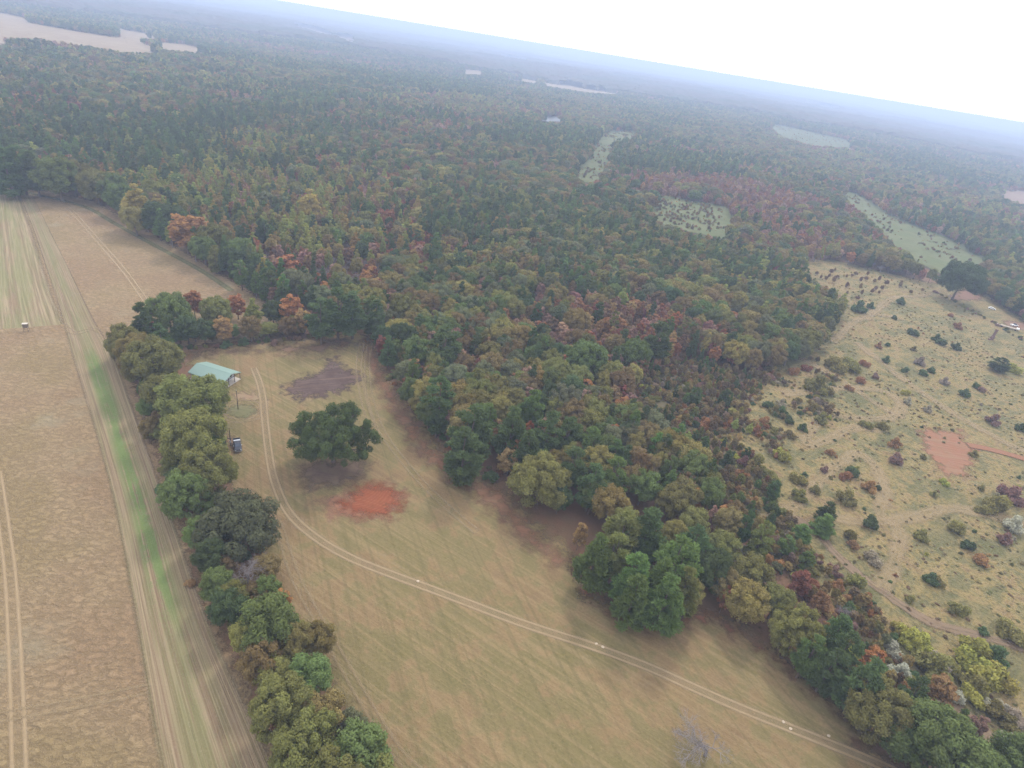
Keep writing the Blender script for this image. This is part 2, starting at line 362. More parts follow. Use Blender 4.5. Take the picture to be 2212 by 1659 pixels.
ML, MR_ = [(365, 1800), (325, 1600), (285, 1340), (250, 1130), (215, 980), (180, 860), (150, 760), (132, 690), (108, 610), (72, 500), (40, 415)], [(665, 1800), (575, 1600), (455, 1340), (388, 1150), (328, 985), (284, 860), (246, 760), (205, 690), (165, 610), (110, 500), (68, 416)]
mm_ = (ground(*zip(*ML)) + ground(*zip(*MR_))) / 2; cum = np.concatenate([[0], np.cumsum(np.hypot(*np.diff(mm_, axis=0).T))])
ruled('field_margin', ML, MR_, mat_margin('margin_regrowth', .47, .27, 1.0, float(cum[2]), float(cum[6])), .03, 260, 40, label='streaked field margin with a bright green strip of regrowth')
ruled('green_stubble', [(-150, 722), (-120, 610), (-90, 500), (-60, 412)], [(150, 700), (112, 610), (76, 500), (44, 418)],
      mat_margin('green_stubble_rows', .5, .6, .28), .026, 120, 30, label='pale striped stubble with green rows at the field end')
def mat_rut(name, colr, mid, offs, w, strength, soft=.25, rag=.5):
    """two wheel ruts: u in metres across"""
    t = NT(name); u = t.math('ABSOLUTE', t.attr('u')); p = t.pos(); n = t.noise(p, .5, 5, .7); f = t.noise(p, 2.2, 3, .7)
    d = t.math('ABSOLUTE', t.math('SUBTRACT', u, offs))
    d = t.math('ADD', d, t.math('MULTIPLY', t.math('SUBTRACT', n, .5), rag))
    if rag > 1: d = t.math('ADD', d, t.math('MULTIPLY', t.math('SUBTRACT', t.noise(p, .08, 3), .5), 5.0))
    rut = t.step(d, w + soft, w - soft)
    inner = t.math('MULTIPLY', t.step(t.math('ADD', u, t.math('MULTIPLY', t.math('SUBTRACT', n, .5), rag)), offs + .7, offs), mid)
    a = t.math('MULTIPLY', t.math('MAXIMUM', rut, inner), t.math('ADD', strength - .3, t.math('MULTIPLY', n, .6)), None, True)
    c = t.mix(f, tuple(v * .82 for v in colr), tuple(min(1, v * 1.15) for v in colr))
    return t.surf(c, .95, t.bump(f, .1), a)
def ribbon(name, pts, width, mat, z, step=1.5, closed=False, **props):
    W = ground(*zip(*pts)); L = np.hypot(*np.diff(W, axis=0).T).sum(); n = max(8, int(L / step))
    P = smooth_line(W, n); T = np.gradient(P, axis=0); T /= np.linalg.norm(T, axis=1)[:, None] + 1e-9
    N = np.stack([T[:, 1], -T[:, 0]], -1); us = np.linspace(-1, 1, 11) * width / 2
    Q = P[:, None] + N[:, None] * us[None, :, None]
    V = np.concatenate([Q, (hgt(Q[..., 0], Q[..., 1]) + z + np.arange(n)[:, None] * 4e-5)[..., None]], -1).reshape(-1, 3)
    props.setdefault('kind', 'structure')
    return obj(name, mesh_np(name, V, grid_faces(n, 11), [mat], {'u': ('POINT', np.tile(us, n)), 'v': ('POINT', np.repeat(np.arange(n) * step, 11))}, smooth=True), **props)
TRACK = mat_rut('track_ruts', (0.310, 0.229, 0.133), .5, .85, .42, .8, .32)
TRAM = mat_rut('tramline_ruts', (0.363, 0.266, 0.157), .2, .9, .35, .75, .3)
TRAMG = mat_rut('green_line', (0.145, 0.155, 0.066), .8, .8, .6, .6, .4)
FAINT = mat_rut('faint_ruts', (0.299, 0.221, 0.125), .1, .9, .28, .55, .3)
DIRT = mat_rut('dirt_path_soil', (0.225, 0.158, 0.102), .75, .7, .8, .8, .6, 1.8)
SWATH = mat_rut('mown_swath', (0.315, 0.233, 0.129), .6, .9, 1.3, .6, 1.1, 2.5)
REDR = mat_rut('red_road', (0.235, 0.115, 0.066), 1.0, .8, 1.1, 1.0, .5)
ribbon('dirt_track', [(548, 795), (560, 825), (568, 860), (572, 905), (581, 980), (594, 1042), (625, 1108), (685, 1163), (762, 1207), (860, 1246), (930, 1272), (1010, 1302), (1130, 1347), (1280, 1396), (1400, 1441), (1500, 1486), (1600, 1530), (1700, 1570), (1800, 1610), (1900, 1652), (2000, 1700)], 4.6, TRACK, .06, label='two-rut dirt track curving through the pasture from the shed')
for kz, (pts, mt, nm, lb) in enumerate([
    ([(330, 672), (272, 590), (212, 520), (150, 450), (120, 418)], TRAM, 'tramline', 'pale tramline ending at the far tree row'),
    ([(500, 628), (430, 582), (330, 528), (250, 484), (180, 446), (60, 416)], TRAMG, 'tramline', 'greenish tramline following the woodland edge'),
    ([(45, 1800), (40, 1600), (32, 1400), (22, 1240), (8, 1130), (-8, 1020)], TRAM, 'tramline', 'pale double tramline running straight across the stubble'),
    ([(-60, 1560), (65, 1538), (180, 1517), (320, 1488)], FAINT, 'tramline', 'faint cross tramline joining the field margin'),
    ([(135, 700), (160, 720), (205, 712), (235, 740)], FAINT, 'tramline', 'short pale turning rut at the head of the green strip'),
    ([(960, 1700), (870, 1640), (780, 1500), (700, 1360), (640, 1250), (600, 1130)], FAINT, 'wheel_ruts', 'faint wheel ruts along the pasture side of the hedgerow'),
    ([(800, 730), (793, 790), (800, 860), (830, 940), (900, 1030), (960, 1090), (1030, 1150)], FAINT, 'wheel_ruts', 'faint wheel ruts following the woodland edge in the pasture'),
    ([(782, 735), (775, 800), (790, 880), (820, 960)], FAINT, 'wheel_ruts', 'second faint pair of ruts beside the tilled patch'),
    ([(1535, 960), (1575, 1000), (1620, 1050), (1655, 1090)], DIRT, 'dirt_path', 'brown dirt path through the scrub at the wood edge'),
    ([(1540, 1085), (1600, 1120), (1660, 1130), (1700, 1120), (1755, 1140), (1800, 1190), (1850, 1240), (1900, 1275)], DIRT, 'dirt_path', 'brown dirt path winding past the small pines'),
    ([(1700, 760), (1760, 790), (1830, 830), (1890, 870), (1950, 905)], SWATH, 'mown_path', 'pale mown path running out from the wood corner'),
    ([(1850, 740), (1900, 780), (1980, 840), (2070, 900), (2180, 960), (2260, 990)], SWATH, 'mown_path', 'long pale mown path crossing the meadow above the clay patch'),
    ([(1690, 850), (1760, 845), (1830, 838), (1900, 845), (1945, 870), (1930, 900), (1850, 905), (1790, 900), (1750, 930), (1745, 960), (1790, 950), (1840, 925), (1900, 930)], SWATH, 'mown_path', 'looping pale mown path around the meadow bushes'),
    ([(1640, 1130), (1720, 1090), (1760, 1050), (1800, 1010), (1850, 980), (1890, 1010), (1910, 1060), (1900, 1110), (1940, 1150), (1930, 1220), (1900, 1275)], SWATH, 'mown_path', 'pale mown path looping below the meadow clay patch'),
    ([(1900, 1275), (1950, 1310), (2020, 1350), (2100, 1370), (2212, 1400)], DIRT, 'dirt_path', 'bare path past the yellow-green bramble mound'),
    ([(2000, 1480), (2080, 1540), (2150, 1600), (2230, 1660)], DIRT, 'dirt_path', 'worn path behind the last hedge trees'),
    ([(1800, 1120), (1870, 1130), (1960, 1120), (2060, 1100), (2212, 1130)], SWATH, 'mown_path', 'pale mown path below the clay road'),
    ([(2090, 962), (2140, 972), (2212, 992), (2300, 1020)], REDR, 'clay_road', 'red clay road leading off the meadow patch'),
    ([(1950, 690), (1880, 680), (1840, 700), (1800, 740)], SWATH, 'mown_path', 'pale mown path skirting the wood corner'),
    ([(2035, 625), (1990, 640), (1930, 645), (1870, 690)], SWATH, 'mown_path', 'narrow mown path at the meadow top'),
]):
    ribbon(nm, pts, 5.2 if mt is not SWATH else 8, mt, .07 + .012 * kz, label=lb)
# ring of ruts around the flag-less pole
cx, cy_ = g1(523, 888)
ang = np.linspace(0, 2 * math.pi, 40)
for rad, mt, zz in ((5.6, FAINT, .055),):
    q = [(cx + rad * 1.1 * math.cos(a), cy_ + rad * math.sin(a)) for a in ang]
    pr = [project(a, b, 0) for a, b in q]
    ribbon('wheel_ruts', [(float(a), float(b)) for a, b in pr], 3.2, mt, zz, .8, label='ring of wheel ruts circling the bare pole')
sheet('weed_patch', None, mat_patch('weeds', (0.127, 0.126, 0.058), (0.158, 0.139, 0.068), (0.206, 0.166, 0.089), .5, 2, 2.5, .8), .05, .5, 1, world_pts=[(cx + 5 * math.cos(a), cy_ + 4.6 * math.sin(a)) for a in ang[:-1]], label='round patch of grey-green weeds at the bare pole')
sheet('bare_soil', [(455, 945), (500, 935), (530, 960), (520, 985), (490, 975)], mat_patch('pole_soil', (0.216, 0.126, 0.079), (0.194, 0.137, 0.079), (0.158, 0.130, 0.065), .4, 3, 4, .4), .05, .6, 2, label='reddish soil around the poles by the pickup')
sheet('bare_soil', [(490, 850), (530, 840), (560, 848), (580, 865), (540, 870), (500, 866)], mat_patch('yard_soil', (0.259, 0.158, 0.101), (0.238, 0.173, 0.101), (0.180, 0.144, 0.072), .4, 3, 5, .4), .05, .6, 2, label='pinkish bare soil in front of the shed porch')
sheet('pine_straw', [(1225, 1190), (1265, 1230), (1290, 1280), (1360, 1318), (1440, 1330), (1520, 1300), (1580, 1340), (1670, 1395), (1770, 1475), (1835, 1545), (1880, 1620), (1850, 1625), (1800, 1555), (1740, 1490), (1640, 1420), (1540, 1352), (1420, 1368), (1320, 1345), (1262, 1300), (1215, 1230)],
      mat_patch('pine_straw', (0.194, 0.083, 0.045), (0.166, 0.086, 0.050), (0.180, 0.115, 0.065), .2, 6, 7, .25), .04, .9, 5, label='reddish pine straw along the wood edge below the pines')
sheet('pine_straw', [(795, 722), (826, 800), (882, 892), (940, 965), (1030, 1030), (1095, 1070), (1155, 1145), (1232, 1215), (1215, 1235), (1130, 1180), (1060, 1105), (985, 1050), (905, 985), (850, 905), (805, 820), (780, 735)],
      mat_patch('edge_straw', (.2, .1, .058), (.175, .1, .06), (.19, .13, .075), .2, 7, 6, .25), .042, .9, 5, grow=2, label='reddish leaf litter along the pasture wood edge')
# far clearings
FARMS = {
 'c1': [(1405, 440), (1450, 430), (1560, 450), (1582, 480), (1572, 515), (1500, 500), (1430, 480)],
 'c2': [(1810, 412), (1850, 420), (1920, 468), (2050, 520), (2142, 575), (2062, 600), (2000, 570), (1930, 520), (1880, 470)],
 'c3': [(1240, 372), (1275, 342), (1285, 312), (1330, 302), (1320, 342), (1300, 386), (1262, 392)],
 'c3b': [(1288, 290), (1372, 283), (1372, 296), (1300, 301)],
 'c4': [(1660, 268), (1700, 274), (1830, 304), (1842, 318), (1760, 312), (1690, 296)],
 'c5': [(2150, 416), (2212, 414), (2262, 430), (2212, 441)],
 't1': [(0, 29), (58, 40), (60, 50), (170, 70), (260, 84), (292, 88), (347, 114), (280, 111), (190, 98), (120, 85), (60, 80), (-60, 78), (-60, 20)],
 't2': [(250, 62), (345, 80), (352, 84), (275, 80), (260, 75)],
 't3': [(338, 93), (400, 97), (460, 113), (505, 121), (420, 111), (350, 104)],
 't4': [(-40, 84), (32, 90), (0, 97), (-40, 95)],
 'm1': [(1000, 151), (1043, 154), (1041, 161), (1005, 159)],
 'm2': [(1080, 166), (1160, 173), (1160, 179), (1110, 173)],
 'm3': [(1174, 176), (1230, 180), (1330, 198), (1342, 204), (1270, 199), (1180, 185)],
 'm4': [(1086, 119), (1136, 126), (1131, 129), (1090, 124)],
 'm5': [(1165, 112), (1216, 119), (1211, 122), (1170, 117)],
 'm6': [(1743, 218), (1812, 232), (1810, 236), (1745, 223)],
 'm7': [(640, 50), (700, 66), (720, 78), (690, 72), (650, 60)], 'm8': [(728, 76), (762, 77), (758, 90), (735, 84)]}
GREENF = mat_far('far_grass', (0.119, 0.143, 0.053), (0.157, 0.161, 0.071)); TANF = mat_far('far_stubble', (0.288, 0.212, 0.130), (0.338, 0.259, 0.166)); BRNF = mat_far('far_soil', (0.259, 0.173, 0.122), (0.288, 0.202, 0.137))
for k, p in FARMS.items():
    mt = GREENF if k[0] == 'c' and k != 'c5' else (BRNF if k in ('c5', 'm8', 'm7') else TANF)
    r_ = np.linalg.norm(ground(*zip(*p)), axis=1).mean()
    q = np.array(p, float); low = q[:, 1].max() - q[:, 1].min()
    sheet('clearing' if k[0] == 'c' else 'distant_field', p, mt, .06 if r_ < 560 else .9, 3 if r_ < 900 else 12, 6 if r_ < 900 else 60, grow=12 if r_ < 900 else 60,
          label={'c': 'grassy clearing in the woodland', 't': 'tan field on the far hillside', 'm': 'pale field deep in the distant woods'}[k[0]])
pw = NT('pond_water'); PONDM = pw.surf((.03, .035, .045), .3, None, None, .25)
POND = [(1160, 255), (1185, 252), (1222, 256), (1215, 262), (1180, 263), (1163, 260)]
sheet('pond', POND, PONDM, 1.2, 5, 2, label='small dark pond among the far woods')
# ================================================================== trees
def mat_leaf(mass=False):
    t = NT('foliage'); oi = t.node('ShaderNodeObjectInfo'); tint = t.attr('tint')
    ocol = t.node('ShaderNodeAttribute', attribute_name='icol', attribute_type='INSTANCER').outputs['Color'] if mass else oi.outputs['Color']
    hs = t.node('ShaderNodeHueSaturation')
    hs.inputs['Saturation'].default_value = 1.0
    t.put(hs.inputs['Hue'], t.math('ADD', .485, t.math('MULTIPLY', oi.outputs['Random'], .03)))
    t.put(hs.inputs['Value'], t.math('ADD', .82, t.math('MULTIPLY', oi.outputs['Random'], .36)))
    t.l.new(ocol, hs.inputs['Color'])
    h2 = t.node('ShaderNodeHueSaturation'); t.l.new(hs.outputs[0], h2.inputs['Color'])
    t.put(h2.inputs['Value'], t.math('ADD', .6, t.math('MULTIPLY', tint, .8)))
    t.put(h2.inputs['Hue'], t.math('ADD', .488, t.math('MULTIPLY', tint, .024)))
    d = t.node('ShaderNodeBsdfDiffuse'); tr = t.node('ShaderNodeBsdfTranslucent'); mxs = t.node('ShaderNodeMixShader')
    t.l.new(h2.outputs[0], d.inputs[0]); t.l.new(h2.outputs[0], tr.inputs[0]); mxs.inputs[0].default_value = .34
    t.l.new(d.outputs[0], mxs.inputs[1]); t.l.new(tr.outputs[0], mxs.inputs[2]); t.l.new(mxs.outputs[0], t.out.inputs[0])
    return t.m
LEAF = mat_leaf(); LEAFM = mat_leaf(True)
def mat_bark(name, a, b):
    t = NT(name); p = t.mapping(t.node('ShaderNodeTexCoord').outputs['Object'], (3, 3, .6)); n = t.noise(p, 2.5, 4, .7)
    return t.surf(t.mix(n, a, b), .9, t.bump(n, .04))
BARK = mat_bark('bark_brown', (.085, .062, .05), (.2, .155, .125)); BARKG = mat_bark('bark_grey', (.17, .15, .148), (.32, .28, .275))

def leaf_quads(c, nrm, size, rg, aspect=1.0, along=None):
    n = len(c); r = rg.normal(size=(n, 3))
    t = np.cross(nrm, r) if along is None else along; t /= np.linalg.norm(t, axis=1)[:, None] + 1e-9
    b = np.cross(nrm, t); b /= np.linalg.norm(b, axis=1)[:, None] + 1e-9
    s = (size * rg.uniform(.7, 1.3, n))[:, None]
    t = t * s * .5; b = b * s * .5 * aspect
    j = rg.uniform(.55, 1.0, (n, 1))
    V = np.stack([c - t * j - b * .8, c + t - b * j * .9, c + t * j + b, c - t + b * j * .7], 1).reshape(-1, 3)
    return V, np.arange(4 * n).reshape(n, 4)
def lobes_cloud(L, n, rg, shell=.78, zcut=None, flat=1.0):
    """n points on the outside of overlapping lobes L (cx,cy,cz,r); returns points, outward normals, lobe index"""
    L = np.array(L, float); w = L[:, 3] ** 2; idx = rg.choice(len(L), int(n * 1.9), p=w / w.sum())
    d = rg.normal(size=(len(idx), 3)); d /= np.linalg.norm(d, axis=1)[:, None]
    d[:, 2] = np.where(rg.random(len(d)) < .25, np.abs(d[:, 2]), d[:, 2])
    rr = L[idx, 3] * (shell + (1.03 - shell) * rg.random(len(idx)) ** .6)
    ph = rg.uniform(0, 6.28, (len(L), 3)); wob = np.sin(d * 4.3 + ph[idx]).sum(1) * .5 + np.sin(d[:, ::-1] * 7.7 + ph[idx] * 1.7).sum(1) * .35
    rr = rr * (1 + .17 * wob); rr = np.where(rg.random(len(rr)) < .1, rr * rg.uniform(1.05, 1.3, len(rr)), rr)
    dd = d * rr[:, None]; dd[:, 2] *= flat; p = L[idx, :3] + dd
    ins = np.zeros(len(p), bool)
    for k in range(len(L)):
        q = p - L[k, :3]; q[:, 2] /= flat
        ins |= (np.linalg.norm(q, axis=1) < .72 * L[k, 3]) & (idx != k)
    ok = ~ins
    if zcut is not None: ok &= p[:, 2] > zcut
    p, d, idx = p[ok][:n], d[ok][:n], idx[ok][:n]
    return p, d, idx
def crown_mesh(name, L, n, size, rg, shell=.78, rnd=.8, flat=1.0, aspect=.8, zcut=None, needles=False):
    p, d, idx = lobes_cloud(L, n, rg, shell, zcut, flat)
    nr = d + rg.normal(size=d.shape) * rnd; nr[:, 2] += .35; nr /= np.linalg.norm(nr, axis=1)[:, None]
    al = None
    if needles:
        al = d + rg.normal(size=d.shape) * .55; al[:, 2] += .25
        nr = np.cross(al, rg.normal(size=d.shape)); nr /= np.linalg.norm(nr, axis=1)[:, None]
    V, F = leaf_quads(p, nr, size, rg, aspect, al)
    lt = rg.uniform(.25, .75, len(L)); tint = np.clip(lt[idx] * .6 + .4 * rg.random(len(idx)), 0, 1)
    return V, F, tint
def tubes(segs, n=6):
    V = []; F = []
    ang = np.linspace(0, 2 * math.pi, n + 1)[:-1]
    for p0, p1, r0, r1 in segs:
        p0 = np.array(p0, float); p1 = np.array(p1, float); d = p1 - p0; d /= np.linalg.norm(d) + 1e-9
        a = np.cross(d, [0.31, .72, .62] if abs(d[2]) > .9 else [0, 0, 1]); a /= np.linalg.norm(a) + 1e-9; b = np.cross(d, a); k = len(V) * n
        V.append(p0 + r0 * (np.cos(ang)[:, None] * a + np.sin(ang)[:, None] * b)); V.append(p1 + r1 * (np.cos(ang)[:, None] * a + np.sin(ang)[:, None] * b))
        for i in range(n):
            j = (i + 1) % n; F.append((k + i, k + j, k + n + j, k + n + i))
    return np.concatenate(V), np.array(F)
def trunk_segs(H, r, L, rg, limbs=6, top=.75, bend=.25):
    segs = []; pts = [np.array([0, 0, -.25])]; n = 5
    for i in range(1, n + 1):
        pts.append(np.array([rg.normal() * bend * i / n, rg.normal() * bend * i / n, H * top * i / n]))
    for i in range(n): segs.append((pts[i], pts[i + 1], r * (1.25 if i == 0 else 1 - i / (n + 1.0)), r * (1 - (i + 1) / (n + 1.0))))
    L = np.array(L); order = rg.permutation(len(L))[:limbs]
    for k in order:
        e = L[k, :3]; zt = min(max(e[2] * .6, H * .25), H * top * .95); f = zt / (H * top) * n; i = min(int(f), n - 1)
        s = pts[i] + (pts[i + 1] - pts[i]) * (f - i); mid = (s + e) / 2 + np.array([0, 0, .12 * H * .2]) + rg.normal(size=3) * .2
        rb = r * .42; segs.append((s, mid, rb, rb * .65)); segs.append((mid, e, rb * .65, rb * .25))
        for q in range(2):
            e2 = e + rg.normal(size=3) * L[k, 3] * .6; segs.append((mid + (e - mid) * .4, e2, rb * .4, rb * .1))
    return segs
def lobes_round(H, Rr, base, n, rg, lr=(.3, .45), pw=.62, top=1.0):
    """lobes filling an egg-shaped crown from z=base*H to H"""
    L = []; cz = (base * H + H) / 2; hz = (H - base * H) / 2
    L.append((0, 0, cz, .6 * min(Rr, hz)))
    for i in range(n):
        u = (i + .5) / n; z = 1 - 1.75 * u; a = i * 2.39996 + rg.normal() * .3; s = math.sqrt(max(0.05, 1 - z * z)); k = pw * rg.uniform(.85, 1.12)
        L.append((Rr * s * k * math.cos(a), Rr * s * k * math.sin(a), cz + hz * z * k * 1.02, Rr * rg.uniform(*lr)))
    return L
def lobes_pine(H, Rr, base, rg, whorls=7, lr=.36, point=.5):
    L = []
    for i in range(whorls):
        u = i / (whorls - 1); z = base * H + (H * .95 - base * H) * u; rr = Rr * (1 - .82 * u ** 1.6) if point > .4 else Rr * math.sqrt(max(.08, 1 - (1.75 * (u - .42)) ** 2))
        k = max(1, int(round(5 * (1 - u * .75)))) ; a0 = rg.uniform(0, 6.28)
        for q in range(k):
            a = a0 + q * 2 * math.pi / k + rg.normal() * .25; d = rr * .68 * rg.uniform(.7, 1.2)
            L.append((d * math.cos(a), d * math.sin(a), z + rg.normal() * .3 - .1 * d, Rr * lr * rg.uniform(.75, 1.2) * (1 - .35 * u)))
    L.append((0, 0, H * .94, Rr * lr * .75))
    return L
def bare_segs(H, rg, spread=.55, depth=5, start=.22):
    segs = []
    def grow(p, d, ln, r, lev):
        e = p + d * ln; segs.append((p, e, r, r * .68))
        if lev == 0: return
        for q in range(3 if lev > 1 else 4):
            nd = d + rg.normal(size=3) * spread; nd[2] += .12; nd /= np.linalg.norm(nd)
            st = p + d * ln * rg.uniform(.55, 1.0)
            grow(st if q else e, nd, ln * rg.uniform(.6, .82), r * .6, lev - 1)
    grow(np.array([0, 0, -.2]), np.array([0.03, .02, 1.0]), H * start, H * .017, depth)
    return segs

KINDS = {}   # kind -> lod -> list of (crown V,F,tint, trunk V,F)
MODEL = {'oak': (14.0, 5.0), 'pine': (17.0, 3.2), 'rust': (10.0, 2.2), 'yellow': (14.0, 3.2), 'bare': (10.0, 3.2), 'shrub': (2.4, 1.7), 'bigoak': (17.0, 8.0)}
def build_kind(kind, seed, lod):
    rg = np.random.default_rng(seed); H, Rr = MODEL[kind]
    q = {0: (1.0, 1.0), 1: (.26, 1.85), 2: (.055, 3.6)}[lod]
    if kind == 'oak':
        L = lobes_round(H, Rr, .08 + .12 * rg.random(), 34, rg, (.17, .32), .74); V, F, t = crown_mesh('c', L, int(13500 * q[0]), .32 * q[1], rg, .45, .55)
        S = trunk_segs(H, .3, L, rg, 6)
    elif kind == 'bigoak':
        L = lobes_round(H, Rr, .06 + .1 * rg.random(), 74, rg, (.11, .23), .8); V, F, t = crown_mesh('c', L, 30000, .36, rg, .4, .55)
        S = trunk_segs(H, .42, L, rg, 12)
    elif kind == 'pine':
        L = lobes_pine(H, Rr, .16 + .14 * rg.random(), rg, 9, .38, .5 if seed % 2 else .3); V, F, t = crown_mesh('c', L, int(9000 * q[0]), .55 * q[1], rg, .35, .9, .8, .34 if lod < 2 else .6, None, True)
        S = trunk_segs(H, .22, L, rg, 5, .95, .15)
    elif kind == 'rust':
        L = lobes_round(H, Rr, .06, 22, rg, (.2, .36), .72); V, F, t = crown_mesh('c', L, int(4000 * q[0]), .34 * q[1], rg, .35)
        S = trunk_segs(H, .11, L, rg, 9, .92, .15)
    elif kind == 'yellow':
        L = lobes_round(H, Rr, .08, 22, rg, (.2, .34), .7)
        L = [(x * (1.25 - .75 * z / H), y * (1.25 - .75 * z / H), z, r) for x, y, z, r in L] + [(0, 0, H * .97, Rr * .22)]
        V, F, t = crown_mesh('c', L, int(6500 * q[0]), .36 * q[1], rg, .55)
        S = trunk_segs(H, .2, L, rg, 7, .9, .15)
    elif kind == 'bare':
        S = bare_segs(H, rg, .6, 6 if lod == 0 else (4 if lod == 1 else 3)); tips = np.array([s[1] for s in S])
        pick = tips[rg.integers(0, len(tips), max(8, int(500 * q[0])))] + rg.normal(size=(max(8, int(500 * q[0])), 3)) * .12
        nr = rg.normal(size=pick.shape); nr /= np.linalg.norm(nr, axis=1)[:, None]
        V, F = leaf_quads(pick, nr, .16 * q[1], rg, .3); t = rg.random(len(F))
        if lod: S = [(a, b, r0 * 1.6, r1 * 1.6) for a, b, r0, r1 in S]
    else:
        sq = rg.uniform(.55, 1.0); L = [(Rr * .75 * math.cos(a) * k, Rr * .75 * sq * math.sin(a) * k, H * rg.uniform(.15, .75) * (1.1 - .6 * k), Rr * rg.uniform(.16, .38)) for a, k in [(i * 2.4, rg.random() ** .7) for i in range(15)]]
        V, F, t = crown_mesh('c', L, int(2600 * q[0]), .24 * q[1], rg, .5, .9, 1.0, .7, .02)
        S = [(np.array([0, 0, -.1]), np.array([l[0] * .8, l[1] * .8, l[2]]), .05, .015) for l in L[:6]]
    if lod == 2: S = S[:5] if kind != 'bare' else S
    TV, TF = tubes(S, 7 if lod == 0 and kind != 'bare' else (4 if kind != 'bare' else 3))
    return V, F, t, TV, TF
NVAR = {'bigoak': 4, 'oak': 5, 'pine': 5, 'rust': 4, 'yellow': 4, 'bare': 3, 'shrub': 4}
PROTO = {}
for kind, nv in NVAR.items():
    for k in range(nv):
        V, F, t, TV, TF = build_kind(kind, 100 + k * 7 + len(kind), 0)
        bark = BARKG if kind in ('bare', 'yellow') else BARK
        PROTO[kind, k] = (mesh_np('crown_' + kind, V, F, [LEAF], {'tint': ('FACE', t)}), mesh_np('trunk_' + kind, TV, TF, [bark], smooth=True))

PAL = {
 'oak': [('olive-green', (0.209, 0.203, 0.067)), ('mid-green', (0.146, 0.187, 0.063)), ('dark green', (0.096, 0.131, 0.056)), ('yellow-olive', (0.275, 0.231, 0.079)), ('bronze-green', (0.233, 0.171, 0.076)), ('grey-green', (0.183, 0.190, 0.099))],
 'pine': [('fresh green', (0.143, 0.202, 0.060)), ('deep green', (0.111, 0.150, 0.058)), ('yellow-green', (0.204, 0.209, 0.067))],
 'rust': [('rust-brown', (0.329, 0.154, 0.079)), ('dull pink-brown', (0.368, 0.226, 0.171)), ('orange', (0.391, 0.182, 0.079)), ('brown', (0.247, 0.157, 0.091)), ('tawny', (0.362, 0.229, 0.103)), ('russet red', (0.299, 0.127, 0.094))],
 'yellow': [('yellow', (.33, .26, .08)), ('yellow-green', (0.286, 0.294, 0.083)), ('golden', (.33, .235, .085))],
 'bare': [('grey', (.15, .128, .11)), ('mauve-grey', (.19, .155, .15))],
 'shrub': [('olive', (0.242, 0.215, 0.078)), ('dark green', (.11, .15, .062)), ('rust-brown', (0.354, 0.189, 0.091)), ('purple-brown', (0.280, 0.170, 0.131)), ('tawny', (0.410, 0.278, 0.124)), ('yellow-green', (0.354, 0.330, 0.083)), ('white-flowered', (.5, .48, .37)), ('grey', (0.372, 0.312, 0.230))]}
KNAME = {'oak': ('broadleaf_tree', 'broadleaf tree'), 'pine': ('pine_tree', 'pine'), 'rust': ('autumn_tree', 'slender autumn tree'), 'yellow': ('turning_tree', 'pointed autumn tree'), 'bare': ('bare_tree', 'leafless tree'), 'shrub': ('shrub', 'bush')}
CATG = {'oak': 'tree', 'pine': 'pine tree', 'rust': 'autumn tree', 'yellow': 'tree', 'bare': 'bare tree', 'shrub': 'bush'}
COUNT = {}
def add_tree(kind, x, y, r, h, color, label, group=None, var=None, rz=None, lean=0.0, z=None, name=None):
    mk = 'bigoak' if kind == 'oak' and r > 6 else kind
    H, Rr = MODEL[mk]; k = rng.integers(NVAR[mk]) if var is None else var
    e = empty(name or KNAME[kind][0], (x, y, float(hgt(x, y)) if z is None else z), rng.uniform(0, 6.28) if rz is None else rz, (r / Rr, r / Rr, h / H), label=label, category=CATG[kind])
    if lean: e.rotation_euler[0] = lean
    if group: e['group'] = group
    cm, tm = PROTO[mk, int(k)]
    t = obj('trunk' if kind != 'shrub' else 'stems', tm, e)
    c = obj('crown' if kind not in ('bare', 'shrub') else ('twigs' if kind == 'bare' else 'foliage'), cm, e); c.color = (*color, 1)
    if kind == 'bare': c['kind'] = 'stuff'
    COUNT[kind] = COUNT.get(kind, 0) + 1
    HEROES.append((x, y, r))
    return e
HEROES = []
def col(kind, name): return dict(PAL[kind])[name]
def jit(c, a=.08):
    k = rng.uniform(1 - a, 1 + a); return tuple(v * k * rng.uniform(1 - a / 2, 1 + a / 2) for v in c)
HF = {'oak': .60, 'pine': .66, 'rust': .58, 'yellow': .58, 'bare': .6, 'shrub': .45}
_O = 'first second third fourth fifth sixth seventh eighth ninth tenth eleventh twelfth thirteenth fourteenth fifteenth sixteenth seventeenth eighteenth nineteenth'.split()
ORD = list(_O)
for tn, tth in (('twenty', 'twentieth'), ('thirty', 'thirtieth'), ('forty', 'fortieth'), ('fifty', 'fiftieth')): ORD += [tth] + [tn + '-' + q for q in _O[:9]]
ORDER = {}
def hero(kind, px, py, rp, cname, where, group, h=None, label=None, hk=None, rmax=99, shape=None):
    """crown centre seen at (px,py) with radius rp pixels: its distance follows from the ground under it"""
    hh = h or 12.0
    for it in range(3):
        x, y = g1(px, py, hh * HF[kind]); dist = math.sqrt(x * x + y * y + (CAM_H - hh * HF[kind]) ** 2); r = min(rp * dist / FPX, rmax)
        if h is None: hh = {'oak': 1.55 * r + 4.2, 'pine': 2.2 * r + 7.5, 'rust': 2.2 * r + 4, 'yellow': 2.2 * r + 5, 'bare': 2.0 * r + 3, 'shrub': 1.3 * r + .2}[kind]
    c = col(kind, cname)
    lb = label or f'{cname} {KNAME[kind][1]} {where}'
    o = add_tree(kind, x, y, r, hh, jit(c), lb, None if label else group)
    if not label: ORDER.setdefault((group, lb), []).append(o)
    return o

